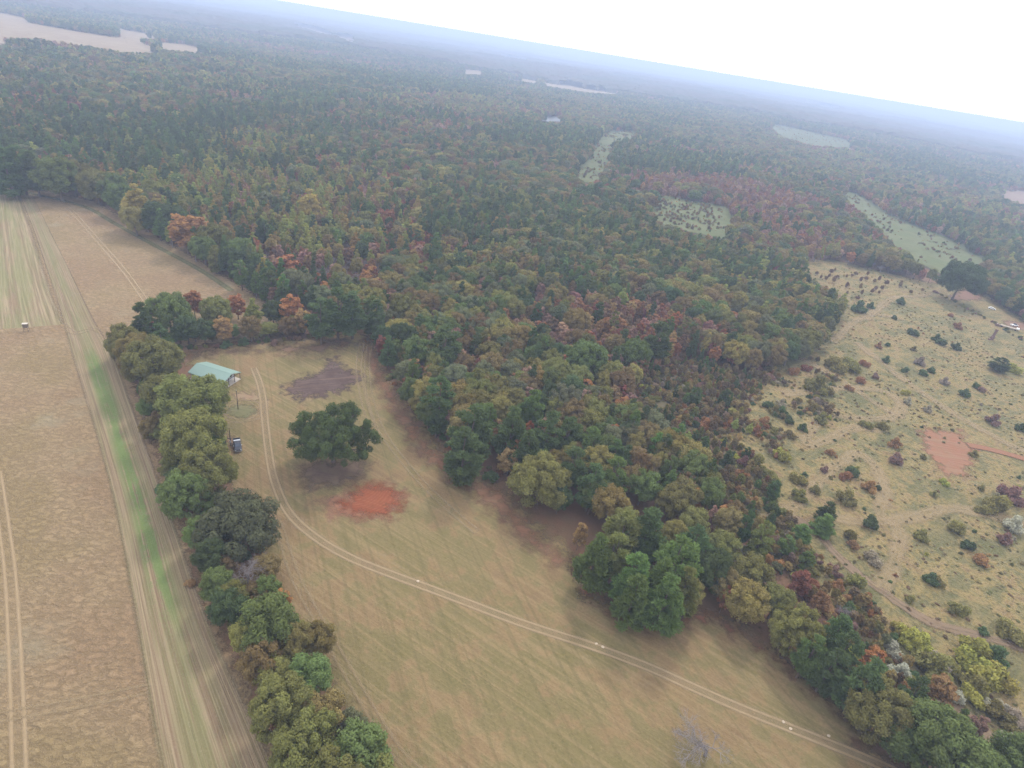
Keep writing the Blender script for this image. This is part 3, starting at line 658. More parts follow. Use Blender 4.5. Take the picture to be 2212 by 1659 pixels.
# ---- the lone tree in the pasture: its own big crown
rg = np.random.default_rng(5)
ox, oy = g1(720, 944, 9.0); ox0 = ox
odist = math.sqrt(ox * ox + oy * oy + 106 ** 2); OR = 92 * odist / FPX; OH = 18.5
L = [(0, 0, 10.5, 5.5)]
for i in range(120):
    u = (i + .5) / 120; z = 1 - 1.72 * u; a = i * 2.39996 + rg.normal() * .25; s = math.sqrt(max(.06, 1 - z * z)); k = rg.uniform(.5, .95)
    if rg.random() < .12: continue
    L.append((OR * s * k * math.cos(a), OR * s * k * math.sin(a), 9.6 + 7.6 * z * k, OR * rg.uniform(.075, .15)))
V, F, t = crown_mesh('c', L, 42000, .36, rg, .4, .55)
TV, TF = tubes(trunk_segs(OH, .62, L, rg, 26, .62, .5), 9)
e = empty('broadleaf_tree', (ox, oy, 0), 0, label='large dark green spreading tree standing alone in the pasture by red clay', category='tree')
obj('trunk', mesh_np('trunk', TV, TF, [BARK], smooth=True), e)
c = obj('crown', mesh_np('crown', V, F, [LEAF], {'tint': ('FACE', t)}), e); c.color = (.085, .108, .036, 1)
HEROES.append((ox, oy, OR))
# ---- the glossy dark magnolia-like tree in the hedge
rg = np.random.default_rng(11)
mx_, my_ = g1(512, 1135, 6.5); mdist = math.sqrt(mx_ ** 2 + my_ ** 2 + 108 ** 2); MR = 76 * mdist / FPX
L = [(0, 0, 6.5, 3.5)]
for i in range(46):
    u = (i + .5) / 46; z = 1 - 1.8 * u; a = i * 2.39996 + rg.normal() * .2; s = math.sqrt(max(.06, 1 - z * z)); k = rg.uniform(.72, .9)
    L.append((MR * s * k * math.cos(a), MR * s * k * math.sin(a), 6.6 + 6.3 * z * k, MR * rg.uniform(.17, .26)))
V, F, t = crown_mesh('c', L, 21000, .44, rg, .72, .4)
TV, TF = tubes(trunk_segs(13, .4, L, rg, 12, .7, .3), 8)
e = empty('broadleaf_tree', (mx_, my_, 0), 0, label='dense dark grey-green rounded evergreen in the hedgerow above the leafless tree', category='tree')
obj('trunk', mesh_np('trunk', TV, TF, [BARK], smooth=True), e)
c = obj('crown', mesh_np('crown', V, F, [LEAF], {'tint': ('FACE', t)}), e); c.color = (.13, .142, .075, 1)
HEROES.append((mx_, my_, MR))

HW, HG = 'in the hedgerow between stubble field and pasture', 'hedgerow trees'
RW, RG_ = 'in the tree row behind the green-roofed shed', 'trees in the row behind the shed'
EW, EG = 'on the woodland edge facing the pasture', 'woodland edge trees'
LW, LG = 'in the wood edge row between pasture and meadow', 'trees in the row between pasture and meadow'
H_ = [
 # row behind the shed
 ('oak', 363, 672, 42, 'mid-green', RW, RG_), ('pine', 307, 686, 24, 'deep green', RW, RG_), ('rust', 417, 650, 19, 'rust-brown', RW, RG_), ('oak', 403, 706, 26, 'dark green', RW, RG_), ('oak', 467, 668, 30, 'olive-green', RW, RG_),
 ('rust', 480, 706, 20, 'tawny', RW, RG_), ('rust', 512, 656, 18, 'orange', RW, RG_), ('yellow', 547, 675, 20, 'yellow-green', RW, RG_), ('oak', 590, 672, 24, 'dark green', RW, RG_), ('rust', 627, 665, 24, 'orange', RW, RG_),
 ('rust', 655, 688, 18, 'tawny', RW, RG_), ('pine', 693, 678, 30, 'deep green', RW, RG_), ('pine', 730, 660, 36, 'deep green', RW, RG_), ('pine', 762, 664, 32, 'deep green', RW, RG_), ('oak', 440, 712, 22, 'dark green', RW, RG_), ('oak', 540, 705, 22, 'bronze-green', RW, RG_), ('oak', 620, 704, 20, 'bronze-green', RW, RG_),
 # hedgerow downwards
 ('oak', 268, 735, 32, 'olive-green', HW, HG), ('oak', 292, 755, 34, 'yellow-olive', HW, HG), ('pine', 347, 728, 20, 'deep green', HW, HG), ('rust', 325, 712, 14, 'rust-brown', HW, HG), ('oak', 337, 778, 52, 'olive-green', HW, HG), ('oak', 300, 790, 32, 'olive-green', HW, HG),
 ('oak', 348, 845, 36, 'olive-green', HW, HG), ('oak', 412, 862, 66, 'olive-green', HW, HG), ('oak', 416, 938, 62, 'olive-green', HW, HG), ('oak', 450, 966, 30, 'mid-green', HW, HG), ('oak', 447, 1015, 56, 'olive-green', HW, HG), ('oak', 398, 1065, 48, 'mid-green', HW, HG),
 ('oak', 430, 1150, 30, 'mid-green', HW, HG), ('oak', 455, 1198, 34, 'dark green', HW, HG), ('oak', 468, 1262, 32, 'mid-green', HW, HG), ('oak', 505, 1288, 28, 'olive-green', HW, HG), ('oak', 578, 1272, 26, 'mid-green', HW, HG), ('oak', 490, 1310, 36, 'dark green', HW, HG), ('rust', 607, 1300, 20, 'orange', HW, HG), ('oak', 580, 1345, 56, 'mid-green', HW, HG), ('oak', 640, 1385, 36, 'yellow-olive', HW, HG), ('oak', 690, 1378, 32, 'yellow-olive', HW, HG), ('oak', 560, 1425, 40, 'bronze-green', HW, HG), ('oak', 665, 1468, 46, 'mid-green', HW, HG),
 ('oak', 615, 1525, 62, 'olive-green', HW, HG), ('oak', 695, 1548, 46, 'bronze-green', HW, HG), ('oak', 665, 1612, 66, 'olive-green', HW, HG), ('oak', 778, 1632, 60, 'mid-green', HW, HG), ('oak', 757, 1568, 32, 'grey-green', HW, HG), ('oak', 725, 1690, 66, 'olive-green', HW, HG), ('oak', 820, 1720, 60, 'olive-green', HW, HG), ('oak', 530, 1372, 30, 'yellow-olive', HW, HG),
 # right woodland edge
 ('pine', 813, 676, 24, 'deep green', EW, EG), ('oak', 870, 668, 34, 'olive-green', EW, EG), ('oak', 828, 726, 25, 'dark green', EW, EG), ('rust', 868, 712, 16, 'dull pink-brown', EW, EG), ('pine', 907, 703, 18, 'deep green', EW, EG), ('pine', 963, 740, 38, 'deep green', EW, EG), ('oak', 880, 765, 22, 'yellow-olive', EW, EG), ('oak', 852, 758, 24, 'mid-green', EW, EG),
 ('oak', 878, 803, 27, 'grey-green', EW, EG), ('rust', 913, 756, 9, 'russet red', EW, EG), ('pine', 903, 808, 13, 'deep green', EW, EG), ('yellow', 924, 835, 22, 'golden', EW, EG), ('pine', 950, 850, 36, 'deep green', EW, EG), ('oak', 928, 888, 32, 'mid-green', EW, EG), ('rust', 1000, 803, 17, 'orange', EW, EG), ('oak', 1032, 822, 28, 'yellow-olive', EW, EG),
 ('yellow', 1160, 822, 24, 'golden', EW, EG), ('oak', 1103, 803, 27, 'grey-green', EW, EG), ('oak', 1104, 845, 36, 'grey-green', EW, EG), ('oak', 1042, 875, 38, 'olive-green', EW, EG), ('pine', 1022, 922, 48, 'deep green', EW, EG), ('pine', 1003, 966, 42, 'deep green', EW, EG), ('pine', 1107, 918, 40, 'deep green', EW, EG), ('pine', 1150, 874, 29, 'fresh green', EW, EG),
 ('oak', 1220, 865, 42, 'grey-green', EW, EG), ('pine', 1187, 928, 38, 'deep green', EW, EG), ('pine', 1140, 965, 34, 'deep green', EW, EG), ('pine', 1230, 935, 30, 'deep green', EW, EG), ('oak', 1277, 914, 38, 'olive-green', EW, EG), ('pine', 1277, 953, 28, 'fresh green', EW, EG), ('oak', 1312, 970, 36, 'mid-green', EW, EG), ('pine', 1283, 1038, 34, 'deep green', EW, EG),
 ('pine', 1240, 1000, 32, 'deep green', EW, EG), ('oak', 1283, 1068, 38, 'mid-green', EW, EG), ('oak', 1337, 1088, 24, 'yellow-olive', EW, EG), ('oak', 1390, 1048, 38, 'mid-green', EW, EG), ('oak', 1453, 1083, 38, 'olive-green', EW, EG), ('pine', 1447, 1040, 17, 'fresh green', EW, EG), ('oak', 1270, 776, 48, 'mid-green', EW, EG), ('oak', 1200, 802, 36, 'olive-green', EW, EG), ('oak', 1375, 762, 36, 'mid-green', EW, EG), ('pine', 1423, 728, 32, 'deep green', EW, EG),
 ('pine', 1330, 1020, 30, 'fresh green', EW, EG), ('oak', 1210, 1075, 28, 'dark green', EW, EG),
 # pine clump and row to the lower right
 ('pine', 1290, 1196, 42, 'fresh green', LW, LG), ('pine', 1372, 1238, 42, 'fresh green', LW, LG), ('pine', 1430, 1246, 38, 'fresh green', LW, LG), ('pine', 1402, 1142, 46, 'deep green', LW, LG), ('pine', 1347, 1142, 42, 'yellow-green', LW, LG), ('pine', 1463, 1206, 48, 'fresh green', LW, LG), ('pine', 1440, 1284, 44, 'fresh green', LW, LG), ('pine', 1372, 1280, 36, 'fresh green', LW, LG), ('pine', 1330, 1190, 36, 'yellow-green', LW, LG), ('pine', 1480, 1262, 34, 'yellow-green', LW, LG),
 ('oak', 1492, 1278, 28, 'yellow-olive', LW, LG), ('oak', 1528, 1222, 48, 'dark green', LW, LG), ('oak', 1560, 1185, 38, 'olive-green', LW, LG), ('pine', 1500, 1175, 36, 'deep green', LW, LG), ('oak', 1500, 1130, 34, 'olive-green', LW, LG), ('oak', 1625, 1235, 38, 'olive-green', LW, LG), ('oak', 1615, 1297, 42, 'yellow-olive', LW, LG), ('oak', 1680, 1295, 36, 'olive-green', LW, LG), ('oak', 1725, 1360, 48, 'olive-green', LW, LG), ('oak', 1570, 1262, 34, 'bronze-green', LW, LG),
 ('pine', 1808, 1365, 30, 'deep green', LW, LG), ('pine', 1755, 1406, 26, 'fresh green', LW, LG), ('pine', 1828, 1402, 30, 'deep green', LW, LG), ('pine', 1800, 1435, 26, 'deep green', LW, LG), ('pine', 1875, 1468, 40, 'deep green', LW, LG), ('oak', 1908, 1530, 56, 'olive-green', LW, LG), ('oak', 2040, 1610, 72, 'mid-green', LW, LG), ('oak', 2205, 1642, 40, 'mid-green', LW, LG), ('oak', 1850, 1470, 30, 'bronze-green', LW, LG), ('oak', 1960, 1590, 42, 'mid-green', LW, LG), ('oak', 2130, 1690, 50, 'mid-green', LW, LG),
]
for a in H_: hero(*a)
hero('oak', 1170, 1032, 70, 'olive-green', '', '', h=16, label='tall open olive tree with visible forked trunk at the pasture edge')
hero('bare', 533, 1215, 54, 'mauve-grey', '', '', h=12.5, label='mauve-grey leafless tree in the hedgerow below the dark evergreen')
hero('bare', 497, 1258, 30, 'grey', '', '', h=6, label='low leafless grey bush-like tree beside the hedgerow evergreen')
hero('bare', 590, 1210, 22, 'grey', '', '', h=5, label='thin grey leafless sapling on the pasture side of the hedgerow')
hero('bare', 425, 890, 20, 'grey', '', '', h=7, label='small grey leafless tree squeezed between hedgerow crowns near the shed')
hero('bare', 1545, 1592, 72, 'grey', '', '', h=11, label='lone leafless grey sapling standing in the open pasture grass')
hero('oak', 2082, 600, 38, 'dark green', '', '', label='large dark green round oak at the top of the meadow by pale track')
hero('oak', 122, 378, 38, 'mid-green', '', '', label='broad green oak with open base at the end of the stubble field')
hero('yellow', 668, 445, 27, 'yellow', '', '', label='tall bright yellow tree rising from the middle of the woods')
hero('yellow', 295, 440, 28, 'yellow', '', '', label='yellow rounded tree on the wood edge above the stubble field')
for px, py, rp, kd, cn in [(155, 378, 32, 'oak', 'olive-green'), (205, 395, 30, 'oak', 'olive-green'), (235, 400, 28, 'oak', 'mid-green'), (260, 425, 28, 'oak', 'mid-green'), (330, 410, 20, 'yellow', 'yellow-green'), (340, 465, 32, 'oak', 'dark green'), (375, 470, 30, 'oak', 'dark green'), (400, 495, 30, 'rust', 'rust-brown'), (430, 500, 28, 'rust', 'rust-brown'), (465, 515, 34, 'oak', 'olive-green'), (520, 540, 30, 'oak', 'mid-green'), (555, 570, 24, 'oak', 'dark green'), (582, 590, 18, 'pine', 'deep green'), (620, 575, 24, 'rust', 'rust-brown'), (640, 610, 34, 'oak', 'grey-green'), (690, 640, 28, 'oak', 'grey-green'), (40, 350, 26, 'pine', 'deep green'), (10, 355, 26, 'pine', 'deep green'), (70, 360, 24, 'pine', 'deep green'), (290, 470, 26, 'oak', 'yellow-olive'), (500, 560, 26, 'oak', 'dark green'), (440, 535, 26, 'oak', 'mid-green')]:
    hero(kd, px, py, rp, cn, 'on the wood edge along the stubble field', 'trees edging the stubble field')
# ---- bushes of the meadow, read off the picture in two tiles
MWh, MG = 'standing in the rough meadow', 'meadow bushes'
def T6(a, b): return 1475 + a / 3, 553 + b / 3
def T9(a, b): return 1475 + a / 3, 1106 + b / 3
B6 = {'dark green': [(1500, 490, 32), (1650, 530, 26), (1685, 555, 30), (1775, 585, 28), (1375, 395, 20), (1330, 570, 18), (1320, 670, 26), (1445, 735, 24), (1560, 750, 28), (1615, 735, 26), (1910, 840, 24), (1830, 885, 32), (1145, 330, 46), (1415, 290, 30), (1220, 320, 25), (640, 1010, 45), (690, 1060, 40), (780, 1110, 32), (1100, 1390, 48), (2190, 1110, 28), (560, 960, 38), (1270, 1500, 22)],
      'rust-brown': [(1270, 580, 22), (1155, 800, 36), (1080, 850, 26), (1785, 450, 26), (1740, 380, 18), (1380, 1210, 38), (960, 1270, 30), (1215, 1490, 44), (1180, 690, 30), (720, 740, 40), (800, 720, 34), (1060, 1420, 40), (530, 1060, 40), (480, 1130, 40), (300, 1100, 45), (150, 1090, 50), (640, 620, 44), (520, 600, 40), (420, 560, 40)],
      'purple-brown': [(1250, 775, 26), (2020, 1060, 38), (1385, 1310, 48), (2130, 1540, 66), (920, 1380, 30), (1940, 860, 24), (400, 1330, 50), (560, 780, 44), (470, 720, 44)],
      'olive': [(1000, 690, 70), (1100, 700, 62), (880, 830, 70), (950, 870, 42), (830, 830, 50), (700, 1150, 38), (600, 1130, 32), (1170, 1080, 30), (1300, 1100, 38), (1210, 1095, 34), (760, 1440, 52), (860, 1510, 38), (760, 1545, 52), (1065, 1560, 62), (900, 1050, 46), (850, 980, 42), (560, 1420, 70), (480, 1340, 76), (2050, 1600, 74), (1950, 1640, 40), (1560, 1300, 20), (1890, 1280, 24), (1630, 1540, 22), (600, 1000, 40), (740, 930, 30), (1500, 600, 18), (1940, 1500, 22)],
      'yellow-green': [(660, 1290, 58), (620, 1270, 40), (1700, 1460, 28), (1450, 880, 26), (2150, 720, 40), (1130, 1370, 18)],
      'grey': [(1540, 680, 32), (1700, 810, 28), (1460, 940, 26), (1590, 990, 26), (640, 950, 34), (870, 940, 36)]}
for cn, lst in B6.items():
    for a, b, r_ in lst: hero('shrub', *T6(a, b), r_ / 3, cn, MWh, MG)
B9 = {'olive': [(1090, 140, 44), (1140, 440, 58), (1790, 620, 52), (2150, 780, 72), (1660, 440, 36), (1480, 560, 30), (1640, 1000, 100), (1560, 960, 60), (1720, 980, 60), (1550, 150, 42), (1780, 90, 54), (1900, 1120, 70), (2030, 1270, 60), (2130, 1360, 60), (1500, 1120, 60)],
      'dark green': [(1610, 430, 42), (2030, 930, 72), (1220, 60, 56), (1950, 770, 32), (1860, 210, 42), (1080, 620, 50)],
      'rust-brown': [(620, 340, 52), (1430, 1130, 50), (1940, 300, 44), (1250, 910, 56), (560, 300, 44), (1010, 470, 40), (1190, 560, 44), (800, 520, 50), (850, 460, 44)],
      'purple-brown': [(980, 370, 44), (2090, 170, 40), (1100, 740, 44)],
      'yellow-green': [(1900, 900, 92), (1980, 1050, 100), (1930, 980, 90), (2060, 1050, 80), (1470, 800, 70), (1420, 760, 58), (1540, 820, 66), (1580, 860, 50), (1510, 860, 55), (1890, 1190, 60), (1100, 920, 60)],
      'tawny': [(940, 620, 54), (975, 560, 32), (1110, 210, 38), (700, 700, 40)],
      'grey': [(1240, 290, 54), (1660, 960, 60), (2160, 1330, 60)]}
for cn, lst in B9.items():
    for a, b, r_ in lst: hero('shrub', *T9(a, b), r_ / 3, cn, MWh, MG)
for a, b, r_ in [(1370, 880, 56), (1420, 1030, 58), (1780, 1190, 52), (2150, 75, 54), (2130, 1480, 50), (2100, 1560, 46), (1980, 1240, 32), (2090, 1260, 36), (265, 160, 20), (405, 235, 34)]:
    x, y = T9(a, b); hero('shrub', x, y, r_ / 3, 'white-flowered', 'near the hedge end of the meadow', 'white-flowered bushes')
hero('bare', *T9(1090, 620), 22, 'mauve-grey', '', '', label='mauve leafless small tree behind the slim roadside pines', h=6)
for a, b, r_ in [(930, 60, 66), (780, 130, 60), (680, 200, 56), (510, 180, 48), (810, 300, 46)]:
    hero('pine', *T9(a, b), r_ / 3, 'fresh green', 'beside the brown dirt path in the scrub', 'young pines by the dirt path', h=7)
for a, b, r_ in [(2070, 690, 46), (140, 1210, 42), (290, 1300, 34), (180, 1350, 44), (600, 1500, 40), (950, 1640, 55), (90, 890, 46), (820, 560, 46), (280, 900, 46)]:
    hero('pine', *T6(a, b), r_ / 3, 'deep green', 'rising above the meadow scrub', 'young pines in the scrub', h=8)
for a, b, r_ in [(340, 1090, 26), (435, 1120, 24), (300, 620, 20), (250, 1500, 36), (190, 1560, 36), (30, 1180, 36)]:
    hero('yellow', *T6(a, b), r_ / 3, 'yellow-green', 'in the scrub beside the woods', 'yellow-green saplings in the scrub', h=6)
# low growth under the hedge and the wood edges
BX = g1(536, 1240)
def young(pts, n, jitter, where, group):
    for p in smooth_line(ground(*zip(*pts)), n):
        x, y = p + rng.normal(size=2) * jitter; r_ = rng.uniform(2.1, 4.0)
        if math.hypot(x - BX[0], y - BX[1]) < 3.5: continue
        cn = ['olive-green', 'dark green', 'mid-green', 'bronze-green'][rng.integers(4)]
        ORDER.setdefault((group, f'young {cn} broadleaf tree {where}'), []).append(add_tree('oak', x, y, r_, r_ * rng.uniform(1.5, 2.2), jit(col('oak', cn)), f'young {cn} broadleaf tree {where}', group))
young([(280, 762), (325, 850), (370, 960), (425, 1080), (490, 1180), (540, 1300), (590, 1410), (650, 1530), (730, 1660)], 62, 2.8, 'in the hedgerow between stubble field and pasture', 'young hedgerow trees')
young([(300, 752), (420, 738), (560, 728), (690, 718)], 18, 1.0, 'in the tree row behind the green-roofed shed', 'young trees behind the shed')
def along(pts, n, jitter, lo, hi, cns, where, group):
    W = smooth_line(ground(*zip(*pts)), n)
    for p in W:
        x, y = p + rng.normal(size=2) * jitter; r_ = rng.uniform(lo, hi); cn = cns[rng.integers(len(cns))]
        add_tree('shrub', x, y, r_, r_ * rng.uniform(1.1, 1.6), jit(col('shrub', cn)), f'{cn} {KNAME["shrub"][1]} {where}', group)
along([(280, 770), (330, 850), (375, 960), (420, 1080), (470, 1200), (520, 1310), (570, 1420), (630, 1540), (700, 1640)], 66, 2.6, 1.4, 2.8, ['olive', 'dark green', 'dark green', 'tawny', 'olive'], 'filling the foot of the hedgerow', 'low growth in the hedgerow')
along([(300, 765), (420, 750), (560, 740), (700, 730)], 22, 1.2, 1.0, 1.9, ['olive', 'dark green', 'purple-brown'], 'at the foot of the row behind the shed', 'low growth behind the shed')
along([(812, 735), (845, 810), (905, 890), (970, 960), (1060, 1015), (1130, 1055)], 30, 1.2, .9, 1.8, ['olive', 'dark green', 'rust-brown'], 'at the foot of the pasture wood edge', 'low growth on the pasture wood edge')
along([(2020, 632), (2080, 662), (2140, 695), (2212, 738), (2260, 765)], 34, .8, .9, 1.7, ['olive', 'dark green', 'purple-brown'], 'in the old fence line at the meadow top', 'bushes along the old fence line')
hero('shrub', 1063, 1027, 20, 'dark green', '', '', label='isolated round dark green bush at the pasture wood edge')

CLAY = g1(2045, 975)
for (grp, lb), os_ in ORDER.items():
    if len(os_) < 2: continue
    ax, ay, what = (CLAY[0], CLAY[1], 'the meadow clay patch') if 'meadow' in grp or 'scrub' in grp or 'path' in grp or 'bushes' in grp else (-101.3, 171.6, 'the shed')
    sl = lb
    for a_, b_ in (('in the hedgerow between stubble field and pasture', 'in the hedgerow'), ('in the tree row behind the green-roofed shed', 'in the row behind the shed'), ('on the woodland edge facing the pasture', 'on the pasture wood edge'), ('in the wood edge row between pasture and meadow', 'in the row beside the meadow'), ('on the wood edge along the stubble field', 'edging the stubble field'), ('standing in the rough meadow', 'in the meadow'), ('near the hedge end of the meadow', 'in the meadow'), ('beside the brown dirt path in the scrub', 'by the dirt path'), ('rising above the meadow scrub', 'in the scrub'), ('in the scrub beside the woods', 'in the scrub')): sl = sl.replace(a_, b_)
    os_.sort(key=lambda o: math.hypot(o.location.x - ax, o.location.y - ay))
    for q, o in enumerate(os_): o['label'] = f'{sl}, {ORD[q]} nearest to {what}'
# ================================================================== filling the woods
TYPES = ['oak', 'pine', 'rust', 'yellow', 'bare']
ZONES = [  # (cx, cy, rx, ry, weights)
 (450, 300, 270, 62, (1, 12, 1, .2, 0)), (120, 285, 170, 60, (2, 9, 1, .2, 0)), (830, 195, 210, 30, (1, 8, 1, 0, 0)), (1130, 350, 260, 60, (3, 8, 1.3, .3, 0)), (1180, 450, 230, 80, (3, 7, 1.2, .4, 0)), (1370, 580, 230, 70, (4, 7, 1, .3, 0)), (640, 270, 130, 40, (1, 9, 1, 0, 0)),
 (560, 470, 170, 90, (2, .6, 9, 1, 1.6)), (1310, 700, 190, 55, (2, .5, 9, 1, .6)), (820, 450, 110, 70, (3, .6, 7, 1, 1)), (900, 250, 230, 42, (4, .6, 7, .6, 0)), (300, 205, 300, 45, (4, 1, 6, .6, 0)), (1650, 420, 300, 45, (4, .4, 7, .6, 0)), (1770, 500, 230, 55, (4, .5, 7, .6, .2)),
 (690, 500, 70, 70, (2, .4, 2, 7, 1)), (560, 320, 90, 28, (2, 1, 2, 6, 0)), (1100, 745, 90, 40, (4, .6, 1, 6, 1.5)), (770, 560, 80, 55, (2, .4, 2.4, 1, 4)), (480, 360, 70, 30, (2, 2, 3, 1, 3)), (1000, 650, 200, 60, (6, 1.6, 2, .8, .6)), (1600, 320, 250, 40, (5, 1, 4, .6, 0))]
ALLP = [FIELD, PASTURE, MEADOW, POND] + list(FARMS.values())
def scatter(r0, r1, sp):
    n = int(2 * r1 / sp); ii, jj = np.meshgrid(np.arange(-n // 2, n // 2 + 1), np.arange(0, n + 1))
    x = (ii + (jj % 2) * .5) * sp; y = jj * sp * .9
    x = (x + rng.normal(size=x.shape) * sp * .3).ravel(); y = (y + rng.normal(size=y.shape) * sp * .3).ravel()
    r = np.hypot(x, y); k = (r > r0) & (r <= r1) & (y > 20); x, y = x[k], y[k]
    px, py = project(x, y, hgt(x, y) + 8); k = (px > -260) & (px < 2480) & (py < 1950) & (py > -60)
    return x[k], y[k]
def clear_mask(x, y, h):
    z = hgt(x, y); ok = np.ones(x.shape, bool)
    for zz in (0, h * .55, h * .95):
        px, py = project(x, y, z + zz)
        for p in ALLP if np.ndim(zz) else ALLP:
            q = np.array(p); m_ = (px > q[:, 0].min()) & (px < q[:, 0].max()) & (py > q[:, 1].min()) & (py < q[:, 1].max())
            if m_.any(): ok[m_] &= ~inpoly(px[m_], py[m_], p)
    return ok
def base_mask(x, y):
    px, py = project(x, y, hgt(x, y)); ok = np.ones(x.shape, bool)
    for p in ALLP: ok &= ~inpoly(px, py, p)
    return ok
def hero_mask(x, y, f):
    ok = np.ones(x.shape, bool)
    for hx, hy, hr in HEROES: ok &= np.hypot(x - hx, y - hy) > hr * f
    return ok
def kinds_for(x, y):
    px, py = project(x, y, hgt(x, y) + 6); W = np.tile(np.array([4.0, 2.0, 4.4, .9, .5]), (len(x), 1))
    for zx, zy, rx, ry, w in ZONES:
        d = ((px - zx) / rx) ** 2 + ((py - zy) / ry) ** 2; k = np.clip(1.6 - d, 0, 1)[:, None]; W = W * (1 - k) + np.array(w) * k
    for i in range(5): W[:, i] *= np.clip((vnoise(x, y, 55, 20 + i) * .65 + vnoise(x, y, 210, 40 + i) * .75 - .3) * 2.6, .05, 4) ** 2.6
    W /= W.sum(1)[:, None]; u = rng.random(len(x))[:, None]
    return (u > np.cumsum(W, 1)).sum(1).clip(0, 4)
def sizes(kd, n, far):
    rr = np.zeros(n); hh = np.zeros(n)
    for i, (a, b, c_, d) in enumerate([(2.9, 5.2, 10, 15), (1.9, 3.0, 12, 17), (1.6, 2.7, 8, 12), (2.0, 3.3, 11, 15), (2.2, 3.4, 8, 11)]):
        k = kd == i; u = rng.random(k.sum()); rr[k] = a + (b - a) * u; hh[k] = c_ + (d - c_) * (u * .6 + .4 * rng.random(k.sum()))
    return rr * far * rng.uniform(.75, 1.3, n), hh
FILL = []   # x,y,r,h,kind,lodbias
for r0, r1, sp, far in ((60, 480, 5.2, 1.12), (480, 1050, 6.6, 1.2), (1050, 2700, 9.2, 1.6)):
    x, y = scatter(r0, r1, sp); kd = kinds_for(x, y); r_, h_ = sizes(kd, len(x), far)
    nearf = np.hypot(x, y) < 230
    k = np.where(nearf, base_mask(x, y), clear_mask(x, y, h_)) & hero_mask(x, y, .75 if r1 < 500 else .8)
    px, py = project(x, y, hgt(x, y)); k &= ~inpoly(px, py, SCRUB)
    # the hedge and the row behind the shed hold only their own trees; keep right-hand row as read too
    hedge = inpoly(px, py, [(200, 700), (300, 640), (500, 640), (600, 690), (660, 690), (800, 705), (790, 760), (480, 800), (600, 1200), (760, 1480), (960, 1800), (520, 1800), (280, 900)])
    row = inpoly(px, py, [(1160, 1120), (1250, 1060), (1420, 1090), (1600, 1200), (1800, 1390), (2000, 1560), (2212, 1700), (2000, 1800), (1800, 1560), (1500, 1340), (1250, 1300)])
    k &= ~hedge & ~(row & (rng.random(len(x)) < .75))
    gap = vnoise(x, y, 30, 77) < .07; k &= ~(gap & (np.hypot(x, y) > 300))
    for a in zip(x[k], y[k], r_[k], h_[k], kd[k]): FILL.append(a)
FILL = np.array(FILL)
wx_, wy_ = scatter(300, 560, 9); px_, py_ = project(wx_, wy_, 0); k_ = inpoly(px_, py_, [(1750, 600), (1800, 575), (1900, 592), (2020, 622), (1960, 640), (1850, 650)])
for a, b in list(zip(wx_[k_], wy_[k_]))[:48]:
    if rng.random() < .7: r_ = rng.uniform(.9, 1.7); add_tree('rust', a, b, r_, rng.uniform(3, 5.5), jit(col('rust', 'brown')), 'brown sapling on the green grass at the meadow top', 'saplings at the meadow top')
# scrub: bushes, young rust trees, small pines
sx, sy = scatter(80, 480, 2.3); px, py = project(sx, sy, 0)
k = inpoly(px, py, SCRUB) & hero_mask(sx, sy, .5); sx, sy = sx[k], sy[k]
k = (vnoise(sx, sy, 12, 5) > .14); sx, sy = sx[k], sy[k]
SC = []
for a, b in zip(sx, sy):
    u = rng.random(); tallz = vnoise(a, b, 40, 8)
    pxa, pya = project(a, b, 0)
    if u < .56: r_ = rng.uniform(.8, 1.8); SC.append((a, b, r_, r_ * rng.uniform(1.0, 1.7), 5))
    elif u < .87: r_ = rng.uniform(.8, 1.5); SC.append((a, b, r_, rng.uniform(2.5, 5.5), 2))
    elif u < .93: r_ = rng.uniform(.9, 1.7); SC.append((a, b, r_, rng.uniform(3.5, 7), 1))
    else: r_ = rng.uniform(1, 1.8); SC.append((a, b, r_, rng.uniform(3, 6), 0))
# the scrub thins out into the near side of the meadow
ex, ey = scatter(80, 480, 2.5); px, py = project(ex, ey, 0)
k = inpoly(px, py, [(1640, 820), (1760, 768), (1840, 830), (1800, 960), (1730, 1010), (1770, 1100), (1850, 1180), (1910, 1290), (1960, 1400), (1900, 1390), (1760, 1190), (1640, 1020), (1590, 960)]) & hero_mask(ex, ey, .6) & (vnoise(ex, ey, 11, 91) > .56)
for a, b in zip(ex[k], ey[k]):
    r_ = rng.uniform(.6, 1.5)
    SC.append((a, b, r_, r_ * rng.uniform(.9, 1.6), 5) if rng.random() < .7 else (a, b, r_, rng.uniform(2, 4), 2))
